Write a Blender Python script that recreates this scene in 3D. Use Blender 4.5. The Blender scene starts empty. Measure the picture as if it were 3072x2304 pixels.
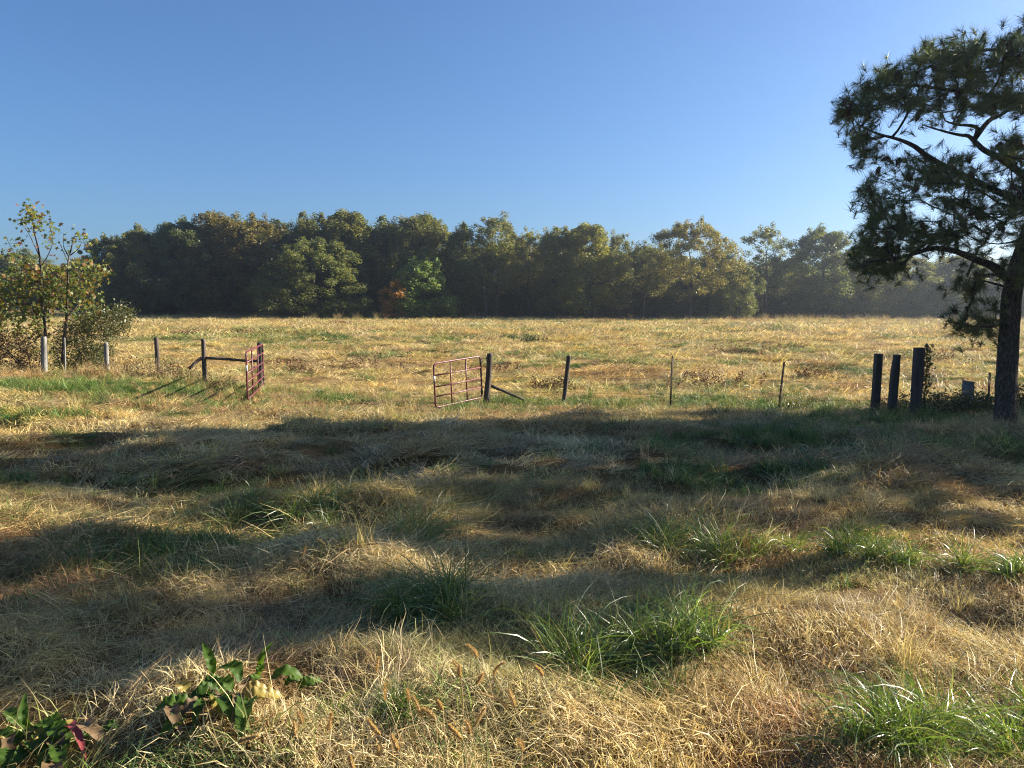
import bpy, math
import numpy as np
from mathutils import Vector

# ------------------------------------------------------------------ camera, sky, sun, exposure
SC = bpy.context.scene
COL = SC.collection
F_PX, CX, CY = 774.0, 512.0, 384.0            # focal length and centre for a 1024 x 768 frame
CAM_H, PITCH = 1.6, math.radians(5.3)
cam_d = bpy.data.cameras.new('camera')
cam_d.sensor_fit = 'HORIZONTAL'; cam_d.sensor_width = 36.0
cam_d.lens = 36.0 * F_PX / 1024.0
cam_d.clip_start = 0.05; cam_d.clip_end = 6000
cam = bpy.data.objects.new('camera', cam_d); COL.objects.link(cam)
cam.location = (0, 0, CAM_H); cam.rotation_euler = (math.pi / 2 - PITCH, 0, 0)
SC.camera = cam

SUN_AZ, SUN_EL = math.radians(71), math.radians(23)     # azimuth clockwise from the view direction (+Y)
sun_dir = Vector((math.sin(SUN_AZ) * math.cos(SUN_EL), math.cos(SUN_AZ) * math.cos(SUN_EL), math.sin(SUN_EL)))
world = bpy.data.worlds.new('World'); SC.world = world; world.use_nodes = True
wn = world.node_tree.nodes; wl = world.node_tree.links
sky = wn.new('ShaderNodeTexSky'); sky.sky_type = 'NISHITA'; sky.sun_disc = False
sky.sun_elevation = SUN_EL; sky.sun_rotation = SUN_AZ
sky.altitude = 100; sky.air_density = 1.0; sky.dust_density = 1.4; sky.ozone_density = 7.6
wl.new(sky.outputs[0], wn['Background'].inputs[0]); wn['Background'].inputs[1].default_value = 0.050
sl = bpy.data.lights.new('sun', 'SUN'); sl.energy = 5.0; sl.angle = math.radians(0.5); sl.color = (1.0, 0.90, 0.74)
sun = bpy.data.objects.new('sun', sl); COL.objects.link(sun)
sun.rotation_euler = sun_dir.to_track_quat('Z', 'Y').to_euler()
SC.view_settings.view_transform = 'Standard'; SC.view_settings.look = 'None'
SC.view_settings.gamma = 1.0; SC.view_settings.use_curve_mapping = False
SC.view_settings.exposure = 1.80
SC.render.engine = 'CYCLES'
SC.cycles.max_bounces = 4; SC.cycles.diffuse_bounces = 2; SC.cycles.glossy_bounces = 2
SC.cycles.transmission_bounces = 2; SC.cycles.volume_bounces = 0; SC.cycles.transparent_max_bounces = 8
SC.cycles.use_denoising = True; SC.cycles.denoiser = 'OPENIMAGEDENOISE'; SC.cycles.denoising_input_passes = 'RGB_ALBEDO_NORMAL'; SC.cycles.denoising_prefilter = 'NONE'
SC.cycles.filter_width = 1.1
SC.cycles.sample_clamp_indirect = 0.8
SC.cycles.caustics_reflective = False; SC.cycles.caustics_refractive = False; SC.cycles.blur_glossy = 1.0

# ------------------------------------------------------------------ numeric helpers
HAZE = True
R0 = np.random.default_rng(7)

def vnoise(x, y, s=0):
    x = np.asarray(x, float); y = np.asarray(y, float)
    xi = np.floor(x).astype(np.int64); yi = np.floor(y).astype(np.int64)
    fx = x - xi; fy = y - yi
    fx = fx * fx * (3 - 2 * fx); fy = fy * fy * (3 - 2 * fy)
    def h(a, b):
        n = (a * 374761393 + b * 668265263 + s * 1442695041) & 0xffffffff
        n = ((n ^ (n >> 13)) * 1274126177) & 0xffffffff
        n = ((n ^ (n >> 16)) * 2246822519) & 0xffffffff
        return (n & 0xffffff) / float(0xffffff)
    a = h(xi, yi); b = h(xi + 1, yi); c = h(xi, yi + 1); d = h(xi + 1, yi + 1)
    return (a * (1 - fx) + b * fx) * (1 - fy) + (c * (1 - fx) + d * fx) * fy

def fbm(x, y, s=0, o=3):
    t = 0; a = 0.5; n = 0
    for k in range(o):
        t = t + a * vnoise(np.asarray(x) * 2 ** k, np.asarray(y) * 2 ** k, s + 17 * k); n += a; a *= 0.5
    return t / n

def sstep(a, b, x):
    t = np.clip((np.asarray(x, float) - a) / (b - a), 0, 1)
    return t * t * (3 - 2 * t)

PY = [-60, -6, 0, 2, 4, 8, 14, 18, 22, 28, 40, 70, 128, 180, 400, 4000]
PZ = [-.1, -.02, 0, 0, -.08, -.27, -.54, -.68, -.80, -.86, -.70, -.22, .42, .9, 2.5, 12.0]
def zf(x, y):
    x = np.asarray(x, float); y = np.asarray(y, float)
    z = np.interp(y, PY, PZ)
    z = (z + np.interp(y - 1.5, PY, PZ) + np.interp(y + 1.5, PY, PZ)) / 3
    z = z + 0.50 * sstep(-6.5, -12, x) * np.exp(-((y - 22) / 7.0) ** 2)
    z = z - 0.27 * sstep(-5.5, -1.5, x) * np.exp(-((y - 21) / 5.0) ** 2)
    z = z + 0.12 * sstep(6, 14, x) * np.exp(-((y - 17) / 5.0) ** 2)
    z = z - 0.0055 * np.clip(x, -120, 120) * sstep(40, 120, y)
    near = 1 - sstep(20, 30, y)
    lump = (fbm(x * .8, y * 1.0, 3, 2) - .5) * 0.40 + (vnoise(x * 2.3, y * 2.6, 9) - .5) * .17
    far = (fbm(x * .30, y * .40, 5, 2) - .5) * .42 + (vnoise(x * .9, y * 1.0, 15) - .5) * .20 * (1 - sstep(55, 75, y))
    z = z + lump * near * sstep(-1, 2.5, y) * (1 - .65 * sstep(14, 19, y)) + far * (1 - near) * (1 - sstep(120, 160, y))
    return z

def ray(px, py):
    dx = (px - CX) / F_PX; dy = -(py - CY) / F_PX
    c, s = math.cos(PITCH), math.sin(PITCH)
    return np.array([dx, c + dy * s, -s + dy * c])

def at_y(px, py, y):
    d = ray(px, py); t = y / d[1]
    return np.array([0, 0, CAM_H]) + d * t

def hit(px, py):
    d = ray(px, py); o = np.array([0, 0, CAM_H]); t0 = 0.5
    t = t0
    while t < 900:
        p = o + d * t
        if p[2] < zf(p[0], p[1]):
            lo, hi = t0, t
            for _ in range(24):
                m = (lo + hi) / 2; p = o + d * m
                if p[2] < zf(p[0], p[1]): hi = m
                else: lo = m
            return o + d * hi
        t0 = t; t *= 1.02
    return o + d * t

def src(x, y): return x / 3.0, y / 3.0          # full-size photograph pixel -> 1024 frame pixel
def gpt(x, y): return np.array([x, y, float(zf(x, y))])

# ------------------------------------------------------------------ mesh helpers
class MB:
    def __init__(s): s.v = []; s.q = []; s.t = []; s.r = []; s.n = 0
    def add(s, V, Q=None, T=None, rnd=None):
        V = np.asarray(V, float).reshape(-1, 3)
        s.v.append(V)
        if Q is not None and len(Q): s.q.append(np.asarray(Q, np.int64).reshape(-1, 4) + s.n)
        if T is not None and len(T): s.t.append(np.asarray(T, np.int64).reshape(-1, 3) + s.n)
        s.r.append(np.full(len(V), 0.5) if rnd is None else np.broadcast_to(np.asarray(rnd, float), (len(V),)))
        s.n += len(V)
        return s
    def mesh(s, name, mat=None, smooth=False):
        V = np.concatenate(s.v); Q = np.concatenate(s.q) if s.q else np.zeros((0, 4), np.int64)
        T = np.concatenate(s.t) if s.t else np.zeros((0, 3), np.int64)
        me = bpy.data.meshes.new(name)
        me.vertices.add(len(V)); me.vertices.foreach_set('co', V.astype(np.float32).ravel())
        loops = np.concatenate([Q.ravel(), T.ravel()]).astype(np.int32)
        me.loops.add(len(loops)); me.loops.foreach_set('vertex_index', loops)
        npoly = len(Q) + len(T); me.polygons.add(npoly)
        ls = np.concatenate([np.arange(len(Q)) * 4, len(Q) * 4 + np.arange(len(T)) * 3]).astype(np.int32)
        me.polygons.foreach_set('loop_start', ls)
        if smooth: me.polygons.foreach_set('use_smooth', np.ones(npoly, bool))
        a = me.attributes.new('rnd', 'FLOAT', 'POINT')
        a.data.foreach_set('value', np.concatenate(s.r).astype(np.float32))
        me.update(calc_edges=True)
        if mat is not None: me.materials.append(mat)
        return me
    def build(s, name, mat, parent=None, smooth=False, loc=None):
        o = bpy.data.objects.new(name, s.mesh(name, mat, smooth)); COL.objects.link(o)
        if parent is not None: o.parent = parent
        if loc is not None: o.location = loc
        return o

def tag(o, label, cat, group=None, kind=None):
    if label: o['label'] = label
    if cat: o['category'] = cat
    if group: o['group'] = group
    if kind: o['kind'] = kind
    return o
def empty(name, loc, rz=0):
    e = bpy.data.objects.new(name, None); COL.objects.link(e)
    e.empty_display_size = 0.2
    e.location = tuple(float(v) for v in loc); e.rotation_euler = (0, 0, rz); return e
def copy_tree(o, parent=None):
    c = o.copy(); COL.objects.link(c); c.parent = parent
    for ch in list(o.children): copy_tree(ch, c)
    return c

def tube(P, R, n=6, cap=True, rnd=0.5, wob=0, rng=None):
    """continuous tapered tube along polyline P with radii R -> V, Q, T"""
    P = np.asarray(P, float); R = np.broadcast_to(np.asarray(R, float), (len(P),))
    tg = np.gradient(P, axis=0); tg /= np.maximum(np.linalg.norm(tg, axis=1, keepdims=True), 1e-9)
    ref = np.array([0.31, 0.95, 0.05]) if abs(tg[0][2]) > .6 else np.array([0.05, 0.1, 1.0])
    a = np.cross(tg, ref); a /= np.maximum(np.linalg.norm(a, axis=1, keepdims=True), 1e-9)
    b = np.cross(tg, a)
    th = np.linspace(0, 2 * np.pi, n, endpoint=False)
    rr = R[:, None] * np.ones((1, n))
    if wob and rng is not None: rr = rr * (1 + rng.normal(0, wob, rr.shape))
    V = P[:, None, :] + rr[..., None] * (a[:, None, :] * np.cos(th)[None, :, None] + b[:, None, :] * np.sin(th)[None, :, None])
    k = len(P); i = np.arange(k - 1)[:, None] * n; j = np.arange(n)[None, :]; j2 = (j + 1) % n
    Q = np.stack([i + j, i + j2, i + n + j2, i + n + j], -1).reshape(-1, 4)
    V = V.reshape(-1, 3); T = []
    if cap:
        V = np.vstack([V, P[:1], P[-1:]]); c0, c1 = k * n, k * n + 1
        for q in range(n):
            T.append((c0, (q + 1) % n, q)); T.append((c1, (k - 1) * n + q, (k - 1) * n + (q + 1) % n))
    return V, Q, T

def add_tube(mb, P, R, n=6, cap=True, rnd=0.5, **k):
    V, Q, T = tube(P, R, n, cap, **k); mb.add(V, Q, T, rnd); return mb

def smooth_poly(P, k=4):
    """Catmull-Rom resample"""
    P = np.asarray(P, float); Q = np.vstack([2 * P[0] - P[1], P, 2 * P[-1] - P[-2]])
    out = []
    for i in range(1, len(Q) - 2):
        for t in np.linspace(0, 1, k, endpoint=False):
            a, b, c, d = Q[i - 1], Q[i], Q[i + 1], Q[i + 2]
            out.append(.5 * (2 * b + (c - a) * t + (2 * a - 5 * b + 4 * c - d) * t * t + (3 * b - a - 3 * c + d) * t ** 3))
    out.append(P[-1]); return np.array(out)

def blades(rng, n, L, w, elev, bend, base_r, S=4, az=None, az_s=math.pi, curl=0.0, z0=-0.015, flat=0.5, ell=1.0):
    """grass blades as tapered strips: V (n*(S+1)*2,3), Q, per-vertex random"""
    ang = (rng.uniform(-math.pi, math.pi, n) if az is None else az + rng.normal(0, az_s, n))
    ln = rng.uniform(L[0], L[1], n); e = np.radians(rng.uniform(elev[0], elev[1], n))
    bd = np.radians(rng.uniform(bend[0], bend[1], n))
    r = base_r * np.sqrt(rng.random(n)); t = rng.uniform(0, 2 * np.pi, n)
    p = np.stack([r * np.cos(t) * ell, r * np.sin(t), np.full(n, z0)], -1)
    wid = rng.uniform(w[0], w[1], n); tw = rng.normal(0, flat, n)
    V = np.zeros((n, S + 1, 2, 3))
    a = ang.copy()
    for k in range(S + 1):
        f = k / S
        ee = e - bd * f ** 1.3
        d = np.stack([np.cos(a) * np.cos(ee), np.sin(a) * np.cos(ee), np.sin(ee)], -1)
        side = np.stack([-np.sin(a), np.cos(a), np.zeros(n)], -1)
        up = np.cross(d, side)
        sd = side * np.cos(tw)[:, None] + up * np.sin(tw)[:, None]
        ww = wid * (1 - f ** 2.2) * .5 + wid * .04
        V[:, k, 0] = p - sd * ww[:, None]; V[:, k, 1] = p + sd * ww[:, None]
        p = p + d * (ln / S)[:, None]
        low = p[:, 2] < 0.012
        p[low, 2] = 0.012 + rng.random(low.sum()) * .015
        a = a + rng.normal(0, curl, n) + curl * .4 * np.sign(tw)
    base = (np.arange(n) * (S + 1) * 2)[:, None]; k = np.arange(S)[None, :] * 2
    q = base + k
    Q = np.stack([q, q + 1, q + 3, q + 2], -1).reshape(-1, 4)
    rnd = np.repeat(rng.random(n), (S + 1) * 2)
    return V.reshape(-1, 3), Q, rnd

def leaf_quads(rng, C, size, up_bias=0.3, out=None, asp=0.62):
    """diamond leaves with a fold, centred at C"""
    n = len(C); N = rng.normal(size=(n, 3)); N /= np.linalg.norm(N, axis=1, keepdims=True)
    N[:, 2] += up_bias
    if out is not None: N += out * .6
    N /= np.linalg.norm(N, axis=1, keepdims=True)
    A = np.cross(N, rng.normal(size=(n, 3))); A /= np.maximum(np.linalg.norm(A, axis=1, keepdims=True), 1e-6)
    B = np.cross(N, A); s = (np.broadcast_to(size, (n,)) * rng.uniform(.7, 1.3, n))[:, None]
    V = np.stack([C - A * s * .5, C + B * s * asp * .5 + N * s * .08, C + A * s * .5, C - B * s * asp * .5 + N * s * .08], 1)
    Q = np.arange(n * 4).reshape(n, 4)
    return V.reshape(-1, 3), Q, np.repeat(rng.random(n), 4)

STAR = None
def star_leaves(rng, C, size, droop=0.5):
    """five-lobed leaves: centre plus ten rim points"""
    n = len(C); ang = np.linspace(0, 2 * np.pi, 10, endpoint=False) + np.pi / 2
    rad = np.where(np.arange(10) % 2 == 0, 1.0, .42); rad[5] = .25
    L = np.stack([np.cos(ang) * rad, np.sin(ang) * rad, -.18 * rad ** 2], -1); L = np.vstack([[0, 0, 0], L])
    N = rng.normal(size=(n, 3)); N[:, 2] += .4; N /= np.linalg.norm(N, axis=1, keepdims=True)
    A = rng.normal(size=(n, 3)); A[:, 2] -= droop * 2; A -= N * (A * N).sum(1, keepdims=True)
    A /= np.linalg.norm(A, axis=1, keepdims=True); B = np.cross(N, A)
    s = (np.broadcast_to(size, (n,)) * rng.uniform(.7, 1.25, n) * .5)[:, None, None]
    V = C[:, None, :] + s * (L[None, :, 0:1] * B[:, None, :] + L[None, :, 1:2] * A[:, None, :] + L[None, :, 2:3] * N[:, None, :])
    T = np.array([(0, 1 + k, 1 + (k + 1) % 10) for k in range(10)])[None] + (np.arange(n) * 11)[:, None, None]
    return V.reshape(-1, 3), T.reshape(-1, 3), np.repeat(rng.random(n), 11)

# ------------------------------------------------------------------ materials
def new_mat(name):
    m = bpy.data.materials.new(name); m.use_nodes = True
    n = m.node_tree.nodes; l = m.node_tree.links
    for x in list(n): n.remove(x)
    out = n.new('ShaderNodeOutputMaterial'); return m, n, l, out
def mixc(n, l, a, b, fac, bt='MIX'):
    m = n.new('ShaderNodeMix'); m.data_type = 'RGBA'; m.blend_type = bt
    for sock, v in ((m.inputs[6], a), (m.inputs[7], b), (m.inputs[0], fac)):
        if hasattr(v, 'links') or isinstance(v, bpy.types.NodeSocket): l.new(v, sock)
        elif isinstance(v, (int, float)): sock.default_value = v
        else: sock.default_value = (*v, 1)
    return m.outputs[2]
def ramp(n, l, fac, stops):
    r = n.new('ShaderNodeValToRGB'); e = r.color_ramp.elements
    while len(e) < len(stops): e.new(.5)
    for k, (p, c) in enumerate(stops): e[k].position = p; e[k].color = (*c, 1)
    l.new(fac, r.inputs[0]); return r.outputs[0]
def attr(n, name, typ='GEOMETRY'):
    a = n.new('ShaderNodeAttribute'); a.attribute_type = typ; a.attribute_name = name; return a
def mathn(n, l, op, a, b):
    m = n.new('ShaderNodeMath'); m.operation = op
    for s, v in ((m.inputs[0], a), (m.inputs[1], b)):
        if isinstance(v, bpy.types.NodeSocket): l.new(v, s)
        else: s.default_value = v
    return m.outputs[0]
def leafy(n, l, out, colour, trans=.35, rough=.55, spec=.3, warm=(1.1, 1.05, .6)):
    p = n.new('ShaderNodeBsdfPrincipled'); l.new(colour, p.inputs['Base Color'])
    p.inputs['Roughness'].default_value = rough; p.inputs['Specular IOR Level'].default_value = spec
    t = n.new('ShaderNodeBsdfTranslucent'); l.new(mixc(n, l, colour, warm, 1.0, 'MULTIPLY'), t.inputs[0])
    mx = n.new('ShaderNodeMixShader'); mx.inputs[0].default_value = trans
    l.new(p.outputs[0], mx.inputs[1]); l.new(t.outputs[0], mx.inputs[2]); l.new(mx.outputs[0], out.inputs[0])

def mat_grass(typ='INSTANCER'):
    m, n, l, out = new_mat('grass_blades')
    a = attr(n, 'tint', typ); r = attr(n, 'rnd')
    v = mathn(n, l, 'MULTIPLY_ADD', r.outputs['Fac'], 1.1); n_ = v.node; n_.inputs[2].default_value = .4
    g = n.new('ShaderNodeCombineColor')
    for k in range(3): l.new(v, g.inputs[k])
    c = mixc(n, l, a.outputs['Color'], g.outputs[0], 1.0, 'MULTIPLY')
    leafy(n, l, out, c, .34, .5, .32, (1.0, .95, .75)); return m

def mat_leaf(name, stops, trans=.35, rough=.5, spec=.35, objcol=False, warm=(1.15, 1.1, .55)):
    m, n, l, out = new_mat(name)
    r = attr(n, 'rnd'); c = ramp(n, l, r.outputs['Fac'], stops)
    if objcol:
        oi = n.new('ShaderNodeObjectInfo'); c = mixc(n, l, c, oi.outputs['Color'], 1.0, 'MULTIPLY')
    leafy(n, l, out, c, trans, rough, spec, warm); return m

def mat_solid(name, c1, c2, scale=8, rough=.8, bump=.3, stretch=(1, 1, .12), spec=.3, detail=6, metallic=0.0, objcol=False):
    m, n, l, out = new_mat(name)
    tc = n.new('ShaderNodeTexCoord'); mp = n.new('ShaderNodeMapping'); mp.inputs['Scale'].default_value = stretch
    l.new(tc.outputs['Object'], mp.inputs[0])
    nz = n.new('ShaderNodeTexNoise'); nz.inputs['Scale'].default_value = scale; nz.inputs['Detail'].default_value = detail
    l.new(mp.outputs[0], nz.inputs['Vector'])
    c = ramp(n, l, nz.outputs['Fac'], [(.32, c1), (.68, c2)])
    p = n.new('ShaderNodeBsdfPrincipled'); l.new(c, p.inputs['Base Color'])
    p.inputs['Roughness'].default_value = rough; p.inputs['Specular IOR Level'].default_value = spec
    p.inputs['Metallic'].default_value = metallic
    b = n.new('ShaderNodeBump'); b.inputs['Strength'].default_value = bump; b.inputs['Distance'].default_value = .02
    l.new(nz.outputs['Fac'], b.inputs['Height']); l.new(b.outputs[0], p.inputs['Normal'])
    l.new(p.outputs[0], out.inputs[0]); return m

def mat_bark(name, dark, light, scale=9):
    m, n, l, out = new_mat(name)
    tc = n.new('ShaderNodeTexCoord'); mp = n.new('ShaderNodeMapping'); mp.inputs['Scale'].default_value = (1, 1, .28)
    l.new(tc.outputs['Object'], mp.inputs[0])
    nz = n.new('ShaderNodeTexNoise'); nz.inputs['Scale'].default_value = scale; nz.inputs['Detail'].default_value = 5
    l.new(mp.outputs[0], nz.inputs['Vector'])
    w = mixc(n, l, mp.outputs[0], nz.outputs['Color'], .12)
    vo = n.new('ShaderNodeTexVoronoi'); vo.feature = 'DISTANCE_TO_EDGE'; vo.inputs['Scale'].default_value = scale
    l.new(w, vo.inputs['Vector'])
    f = mathn(n, l, 'MULTIPLY', vo.outputs['Distance'], 4.0)
    f2 = mathn(n, l, 'MULTIPLY', f, nz.outputs['Fac'])
    c = ramp(n, l, f2, [(.05, dark), (.6, light)])
    p = n.new('ShaderNodeBsdfPrincipled'); l.new(c, p.inputs['Base Color']); p.inputs['Roughness'].default_value = .95
    p.inputs['Specular IOR Level'].default_value = .15
    b = n.new('ShaderNodeBump'); b.inputs['Strength'].default_value = .9; b.inputs['Distance'].default_value = .05
    l.new(f2, b.inputs['Height']); l.new(b.outputs[0], p.inputs['Normal']); l.new(p.outputs[0], out.inputs[0]); return m

def mat_ground():
    m, n, l, out = new_mat('ground_thatch')
    tc = n.new('ShaderNodeTexCoord')
    def nz(s, d=6, w=0):
        t = n.new('ShaderNodeTexNoise'); t.inputs['Scale'].default_value = s; t.inputs['Detail'].default_value = d
        t.inputs['Distortion'].default_value = w; l.new(tc.outputs['Object'], t.inputs['Vector']); return t
    a = nz(.22); b = nz(1.7); c = nz(38, 4); g = nz(.13, 5)
    c1 = ramp(n, l, a.outputs['Fac'], [(.3, (.20, .135, .06)), (.5, (.32, .24, .11)), (.72, (.40, .31, .155))])
    c2 = mixc(n, l, c1, (.12, .075, .035), mathn(n, l, 'MULTIPLY', b.outputs['Fac'], .55))
    gm = ramp(n, l, g.outputs['Fac'], [(.52, (0, 0, 0)), (.64, (1, 1, 1))])
    c3 = mixc(n, l, c2, (.10, .12, .035), mathn(n, l, 'MULTIPLY', gm, .6))
    c4 = mixc(n, l, c3, ramp(n, l, c.outputs['Fac'], [(.3, (.45, .4, .35)), (.7, (1.3, 1.25, 1.1))]), .8, 'MULTIPLY')
    sp = n.new('ShaderNodeSeparateXYZ'); l.new(tc.outputs['Object'], sp.inputs[0])
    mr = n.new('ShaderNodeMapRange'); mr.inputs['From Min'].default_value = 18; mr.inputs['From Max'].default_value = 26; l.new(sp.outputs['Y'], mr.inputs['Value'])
    c4 = mixc(n, l, mixc(n, l, c4, (.55, .5, .48), 1.0, 'MULTIPLY'), c4, mr.outputs[0])     # verge humus darkened to paint in shade between blades; paler mown thatch in the field
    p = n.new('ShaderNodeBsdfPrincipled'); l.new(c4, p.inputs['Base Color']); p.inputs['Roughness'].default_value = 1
    p.inputs['Specular IOR Level'].default_value = .05
    bp = n.new('ShaderNodeBump'); bp.inputs['Strength'].default_value = .8; bp.inputs['Distance'].default_value = .04
    l.new(c.outputs['Fac'], bp.inputs['Height']); l.new(bp.outputs[0], p.inputs['Normal']); l.new(p.outputs[0], out.inputs[0])
    return m

M = {}
M['ground'] = mat_ground()
M['grass'] = mat_grass(); M['grass_near'] = mat_grass('GEOMETRY')
M['treeleaf'] = mat_leaf('far_tree_leaves', [(0, (.09, .118, .046)), (.45, (.15, .175, .066)), (.8, (.225, .225, .085)), (1, (.245, .195, .085))], .42, .5, .35, True)
M['bark'] = mat_bark('grey_bark', (.035, .03, .025), (.13, .11, .09), 6)
M['pinebark'] = mat_bark('pine_bark', (.05, .043, .037), (.16, .135, .115), 24)
M['needle'] = mat_leaf('pine_needles', [(0, (.065, .098, .042)), (.6, (.115, .155, .06)), (1, (.19, .205, .085))], .36, .45, .4)
M['cone'] = mat_solid('pine_cone_brown', (.035, .024, .016), (.085, .055, .035), 60, .8, .6, (1, 1, 1))
M['fescue'] = mat_leaf('fescue_green', [(0, (.075, .125, .030)), (.55, (.12, .185, .045)), (.85, (.19, .245, .08)), (1, (.40, .35, .16))], .36, .34, .8, False, (1.15, 1.2, .45))
M['gum'] = mat_leaf('sweetgum_leaves', [(0, (.07, .11, .028)), (.4, (.13, .17, .04)), (.72, (.22, .21, .05)), (.88, (.22, .13, .045)), (1, (.22, .07, .035))], .36, .5, .22)
M['shrub'] = mat_leaf('shrub_leaves', [(0, (.05, .07, .025)), (.6, (.09, .10, .035)), (1, (.15, .12, .05))], .3, .45, .4)
M['weed'] = mat_leaf('dead_weed', [(0, (.07, .04, .022)), (.5, (.14, .08, .042)), (1, (.24, .16, .085))], .2, .7, .15, False, (1, .9, .7))
M['vine'] = mat_leaf('vine_leaves', [(0, (.045, .075, .022)), (.6, (.09, .12, .035)), (1, (.20, .17, .06))], .3, .3, .5)
M['wood_grey'] = mat_solid('weathered_grey_wood', (.11, .107, .10), (.26, .25, .225), 14, .9, .5)
M['wood_dark'] = mat_solid('dark_treated_wood', (.035, .028, .023), (.12, .095, .075), 16, .85, .5)
M['wood_sq'] = mat_solid('sawn_timber', (.035, .032, .03), (.085, .075, .068), 12, .85, .4)
M['concrete'] = mat_solid('old_concrete', (.13, .13, .13), (.22, .215, .21), 18, .95, .4, (1, 1, 1))
M['gate'] = mat_solid('maroon_gate_paint', (.085, .011, .015), (.13, .020, .024), 9, .48, .05, (1, 1, 1), .5)
M['steel'] = mat_solid('rusty_steel', (.030, .022, .018), (.06, .038, .027), 30, .7, .3, (1, 1, .3), .4)
M['wire'] = mat_solid('galvanised_wire', (.12, .11, .10), (.2, .17, .14), 20, .5, .0, (1, 1, 1), .5, 2, .6)
M['galv'] = mat_solid('galvanised_plate', (.55, .55, .54), (.7, .7, .68), 20, .45, .0, (1, 1, 1), .5)
M['fox'] = mat_leaf('foxtail_tan', [(0, (.46, .32, .13)), (.6, (.60, .44, .20)), (1, (.68, .53, .28))], .5, .6, .3, False, (1, .9, .6))
M['straw'] = mat_leaf('straw_stem', [(0, (.34, .25, .11)), (1, (.55, .43, .22))], .3, .5, .35, False, (1, .9, .6))
M['dock'] = mat_leaf('dock_leaf_green', [(0, (.04, .085, .014)), (1, (.085, .15, .024))], .48, .5, .2, False, (1.5, 1.5, .35))
M['dock_y'] = mat_leaf('dock_leaf_yellow', [(0, (.26, .20, .04)), (1, (.34, .27, .07))], .40, .45, .4)
M['dock_r'] = mat_leaf('dock_leaf_red', [(0, (.26, .045, .055)), (1, (.36, .08, .08))], .40, .45, .4)
M['dock_b'] = mat_leaf('dock_leaf_brown', [(0, (.12, .075, .035)), (1, (.22, .15, .08))], .25, .6, .3)

# ------------------------------------------------------------------ ground: one sheet to the horizon
def axis(n0, s0, n1, s1, far, n):
    a = np.arange(0, n0, s0); b = np.arange(n0, n1, s1); g = n1 + (far - n1) * (np.linspace(0, 1, n) ** 3.2)
    return np.concatenate([a, b, g])
gx = axis(13, .19, 50, .7, 3000, 45); gx = np.concatenate([-gx[:0:-1], gx])
gy = np.concatenate([-(axis(1, .25, 4, .6, 1500, 20)[:0:-1]), axis(25, .19, 62, .6, 4000, 90)])
X, Y = np.meshgrid(gx, gy)
Vg = np.stack([X, Y, zf(X, Y)], -1).reshape(-1, 3)
nx, ny = len(gx), len(gy)
ii = (np.arange(ny - 1)[:, None] * nx + np.arange(nx - 1)[None, :]).ravel()
ground = MB().add(Vg, np.stack([ii, ii + 1, ii + nx + 1, ii + nx], -1)).build('ground', M['ground'], smooth=True)
tag(ground, 'rough pasture ground running from the roadside out to the wood', 'ground', kind='structure')

# ------------------------------------------------------------------ grass cover (scattered clumps)
PROTO = bpy.data.collections.new('grass_clump_sources')       # never linked to the scene: only instanced
def proto(name, parts):
    mb = MB()
    for V, Q, r in parts: mb.add(V, Q, None, r)
    o = bpy.data.objects.new(name, mb.mesh(name, M['grass'])); PROTO.objects.link(o); return o
names = []
def P(name, parts): names.append(name); proto('%02d_%s' % (len(names) - 1, name), parts)
for k in range(4):   # long combed straw
    r = np.random.default_rng(100 + k)
    P('mat', [blades(r, 40, (.12, .34), (.0016, .0032), (2, 30), (15, 60), .13, 3, 0.0, .6, .22),
              blades(r, 14, (.10, .24), (.0016, .003), (5, 50), (20, 80), .12, 3, None, 0, .3)])
for k in range(4):   # short curly thatch
    r = np.random.default_rng(200 + k)
    P('curl', [blades(r, 84, (.035, .115), (.0016, .0034), (5, 75), (10, 120), .115, 2, None, 0, .7)])
for k in range(2):   # short green
    r = np.random.default_rng(300 + k)
    P('green', [blades(r, 44, (.08, .22), (.003, .0062), (30, 85), (30, 95), .10, 3, None, 0, .15)])
for k in range(2):   # upright dry
    r = np.random.default_rng(400 + k)
    P('upright', [blades(r, 34, (.28, .62), (.003, .006), (60, 88), (5, 60), .09, 3, None, 0, .08)])
for k in range(3):   # straw for the middle distance
    r = np.random.default_rng(450 + k)
    P('midmat', [blades(r, 60, (.22, .58), (.004, .009), (2, 28), (15, 60), .24, 3, 0.0, .6, .25)])
for k in range(3):   # thatch for the middle distance
    r = np.random.default_rng(480 + k)
    P('midcurl', [blades(r, 72, (.07, .21), (.004, .0095), (5, 65), (10, 100), .24, 3, None, 0, .5)])
for k in range(2):   # green for the middle distance
    r = np.random.default_rng(490 + k)
    P('midgreen', [blades(r, 64, (.12, .34), (.006, .011), (30, 80), (30, 95), .20, 3, None, 0, .2)])
for k in range(3):   # field tussock
    r = np.random.default_rng(500 + k)
    P('tussock', [blades(r, 80, (.16, .42), (.008, .016), (8, 50), (20, 70), .30, 3, 0.2, .9, .25, ell=1.5)])
for k in range(2):   # far tussock
    r = np.random.default_rng(600 + k)
    P('far', [blades(r, 90, (.25, .60), (.014, .03), (8, 50), (20, 70), .62, 3, 0.2, 1.0, .25, ell=1.6)])
for k in range(2):   # long green fescue clump
    r = np.random.default_rng(700 + k)
    P('fesc', [blades(r, 50, (.20, .42), (.004, .008), (45, 88), (40, 110), .09, 4, None, 0, .07)])
for k in range(1):   # single straw stems, standing
    r = np.random.default_rng(800 + k)
    P('stem', [blades(r, 7, (.10, .30), (.0018, .003), (15, 75), (5, 70), .15, 4, None, 0, .07)])
IDX = {}
for i, nme in enumerate(names): IDX.setdefault(nme, []).append(i)

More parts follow.
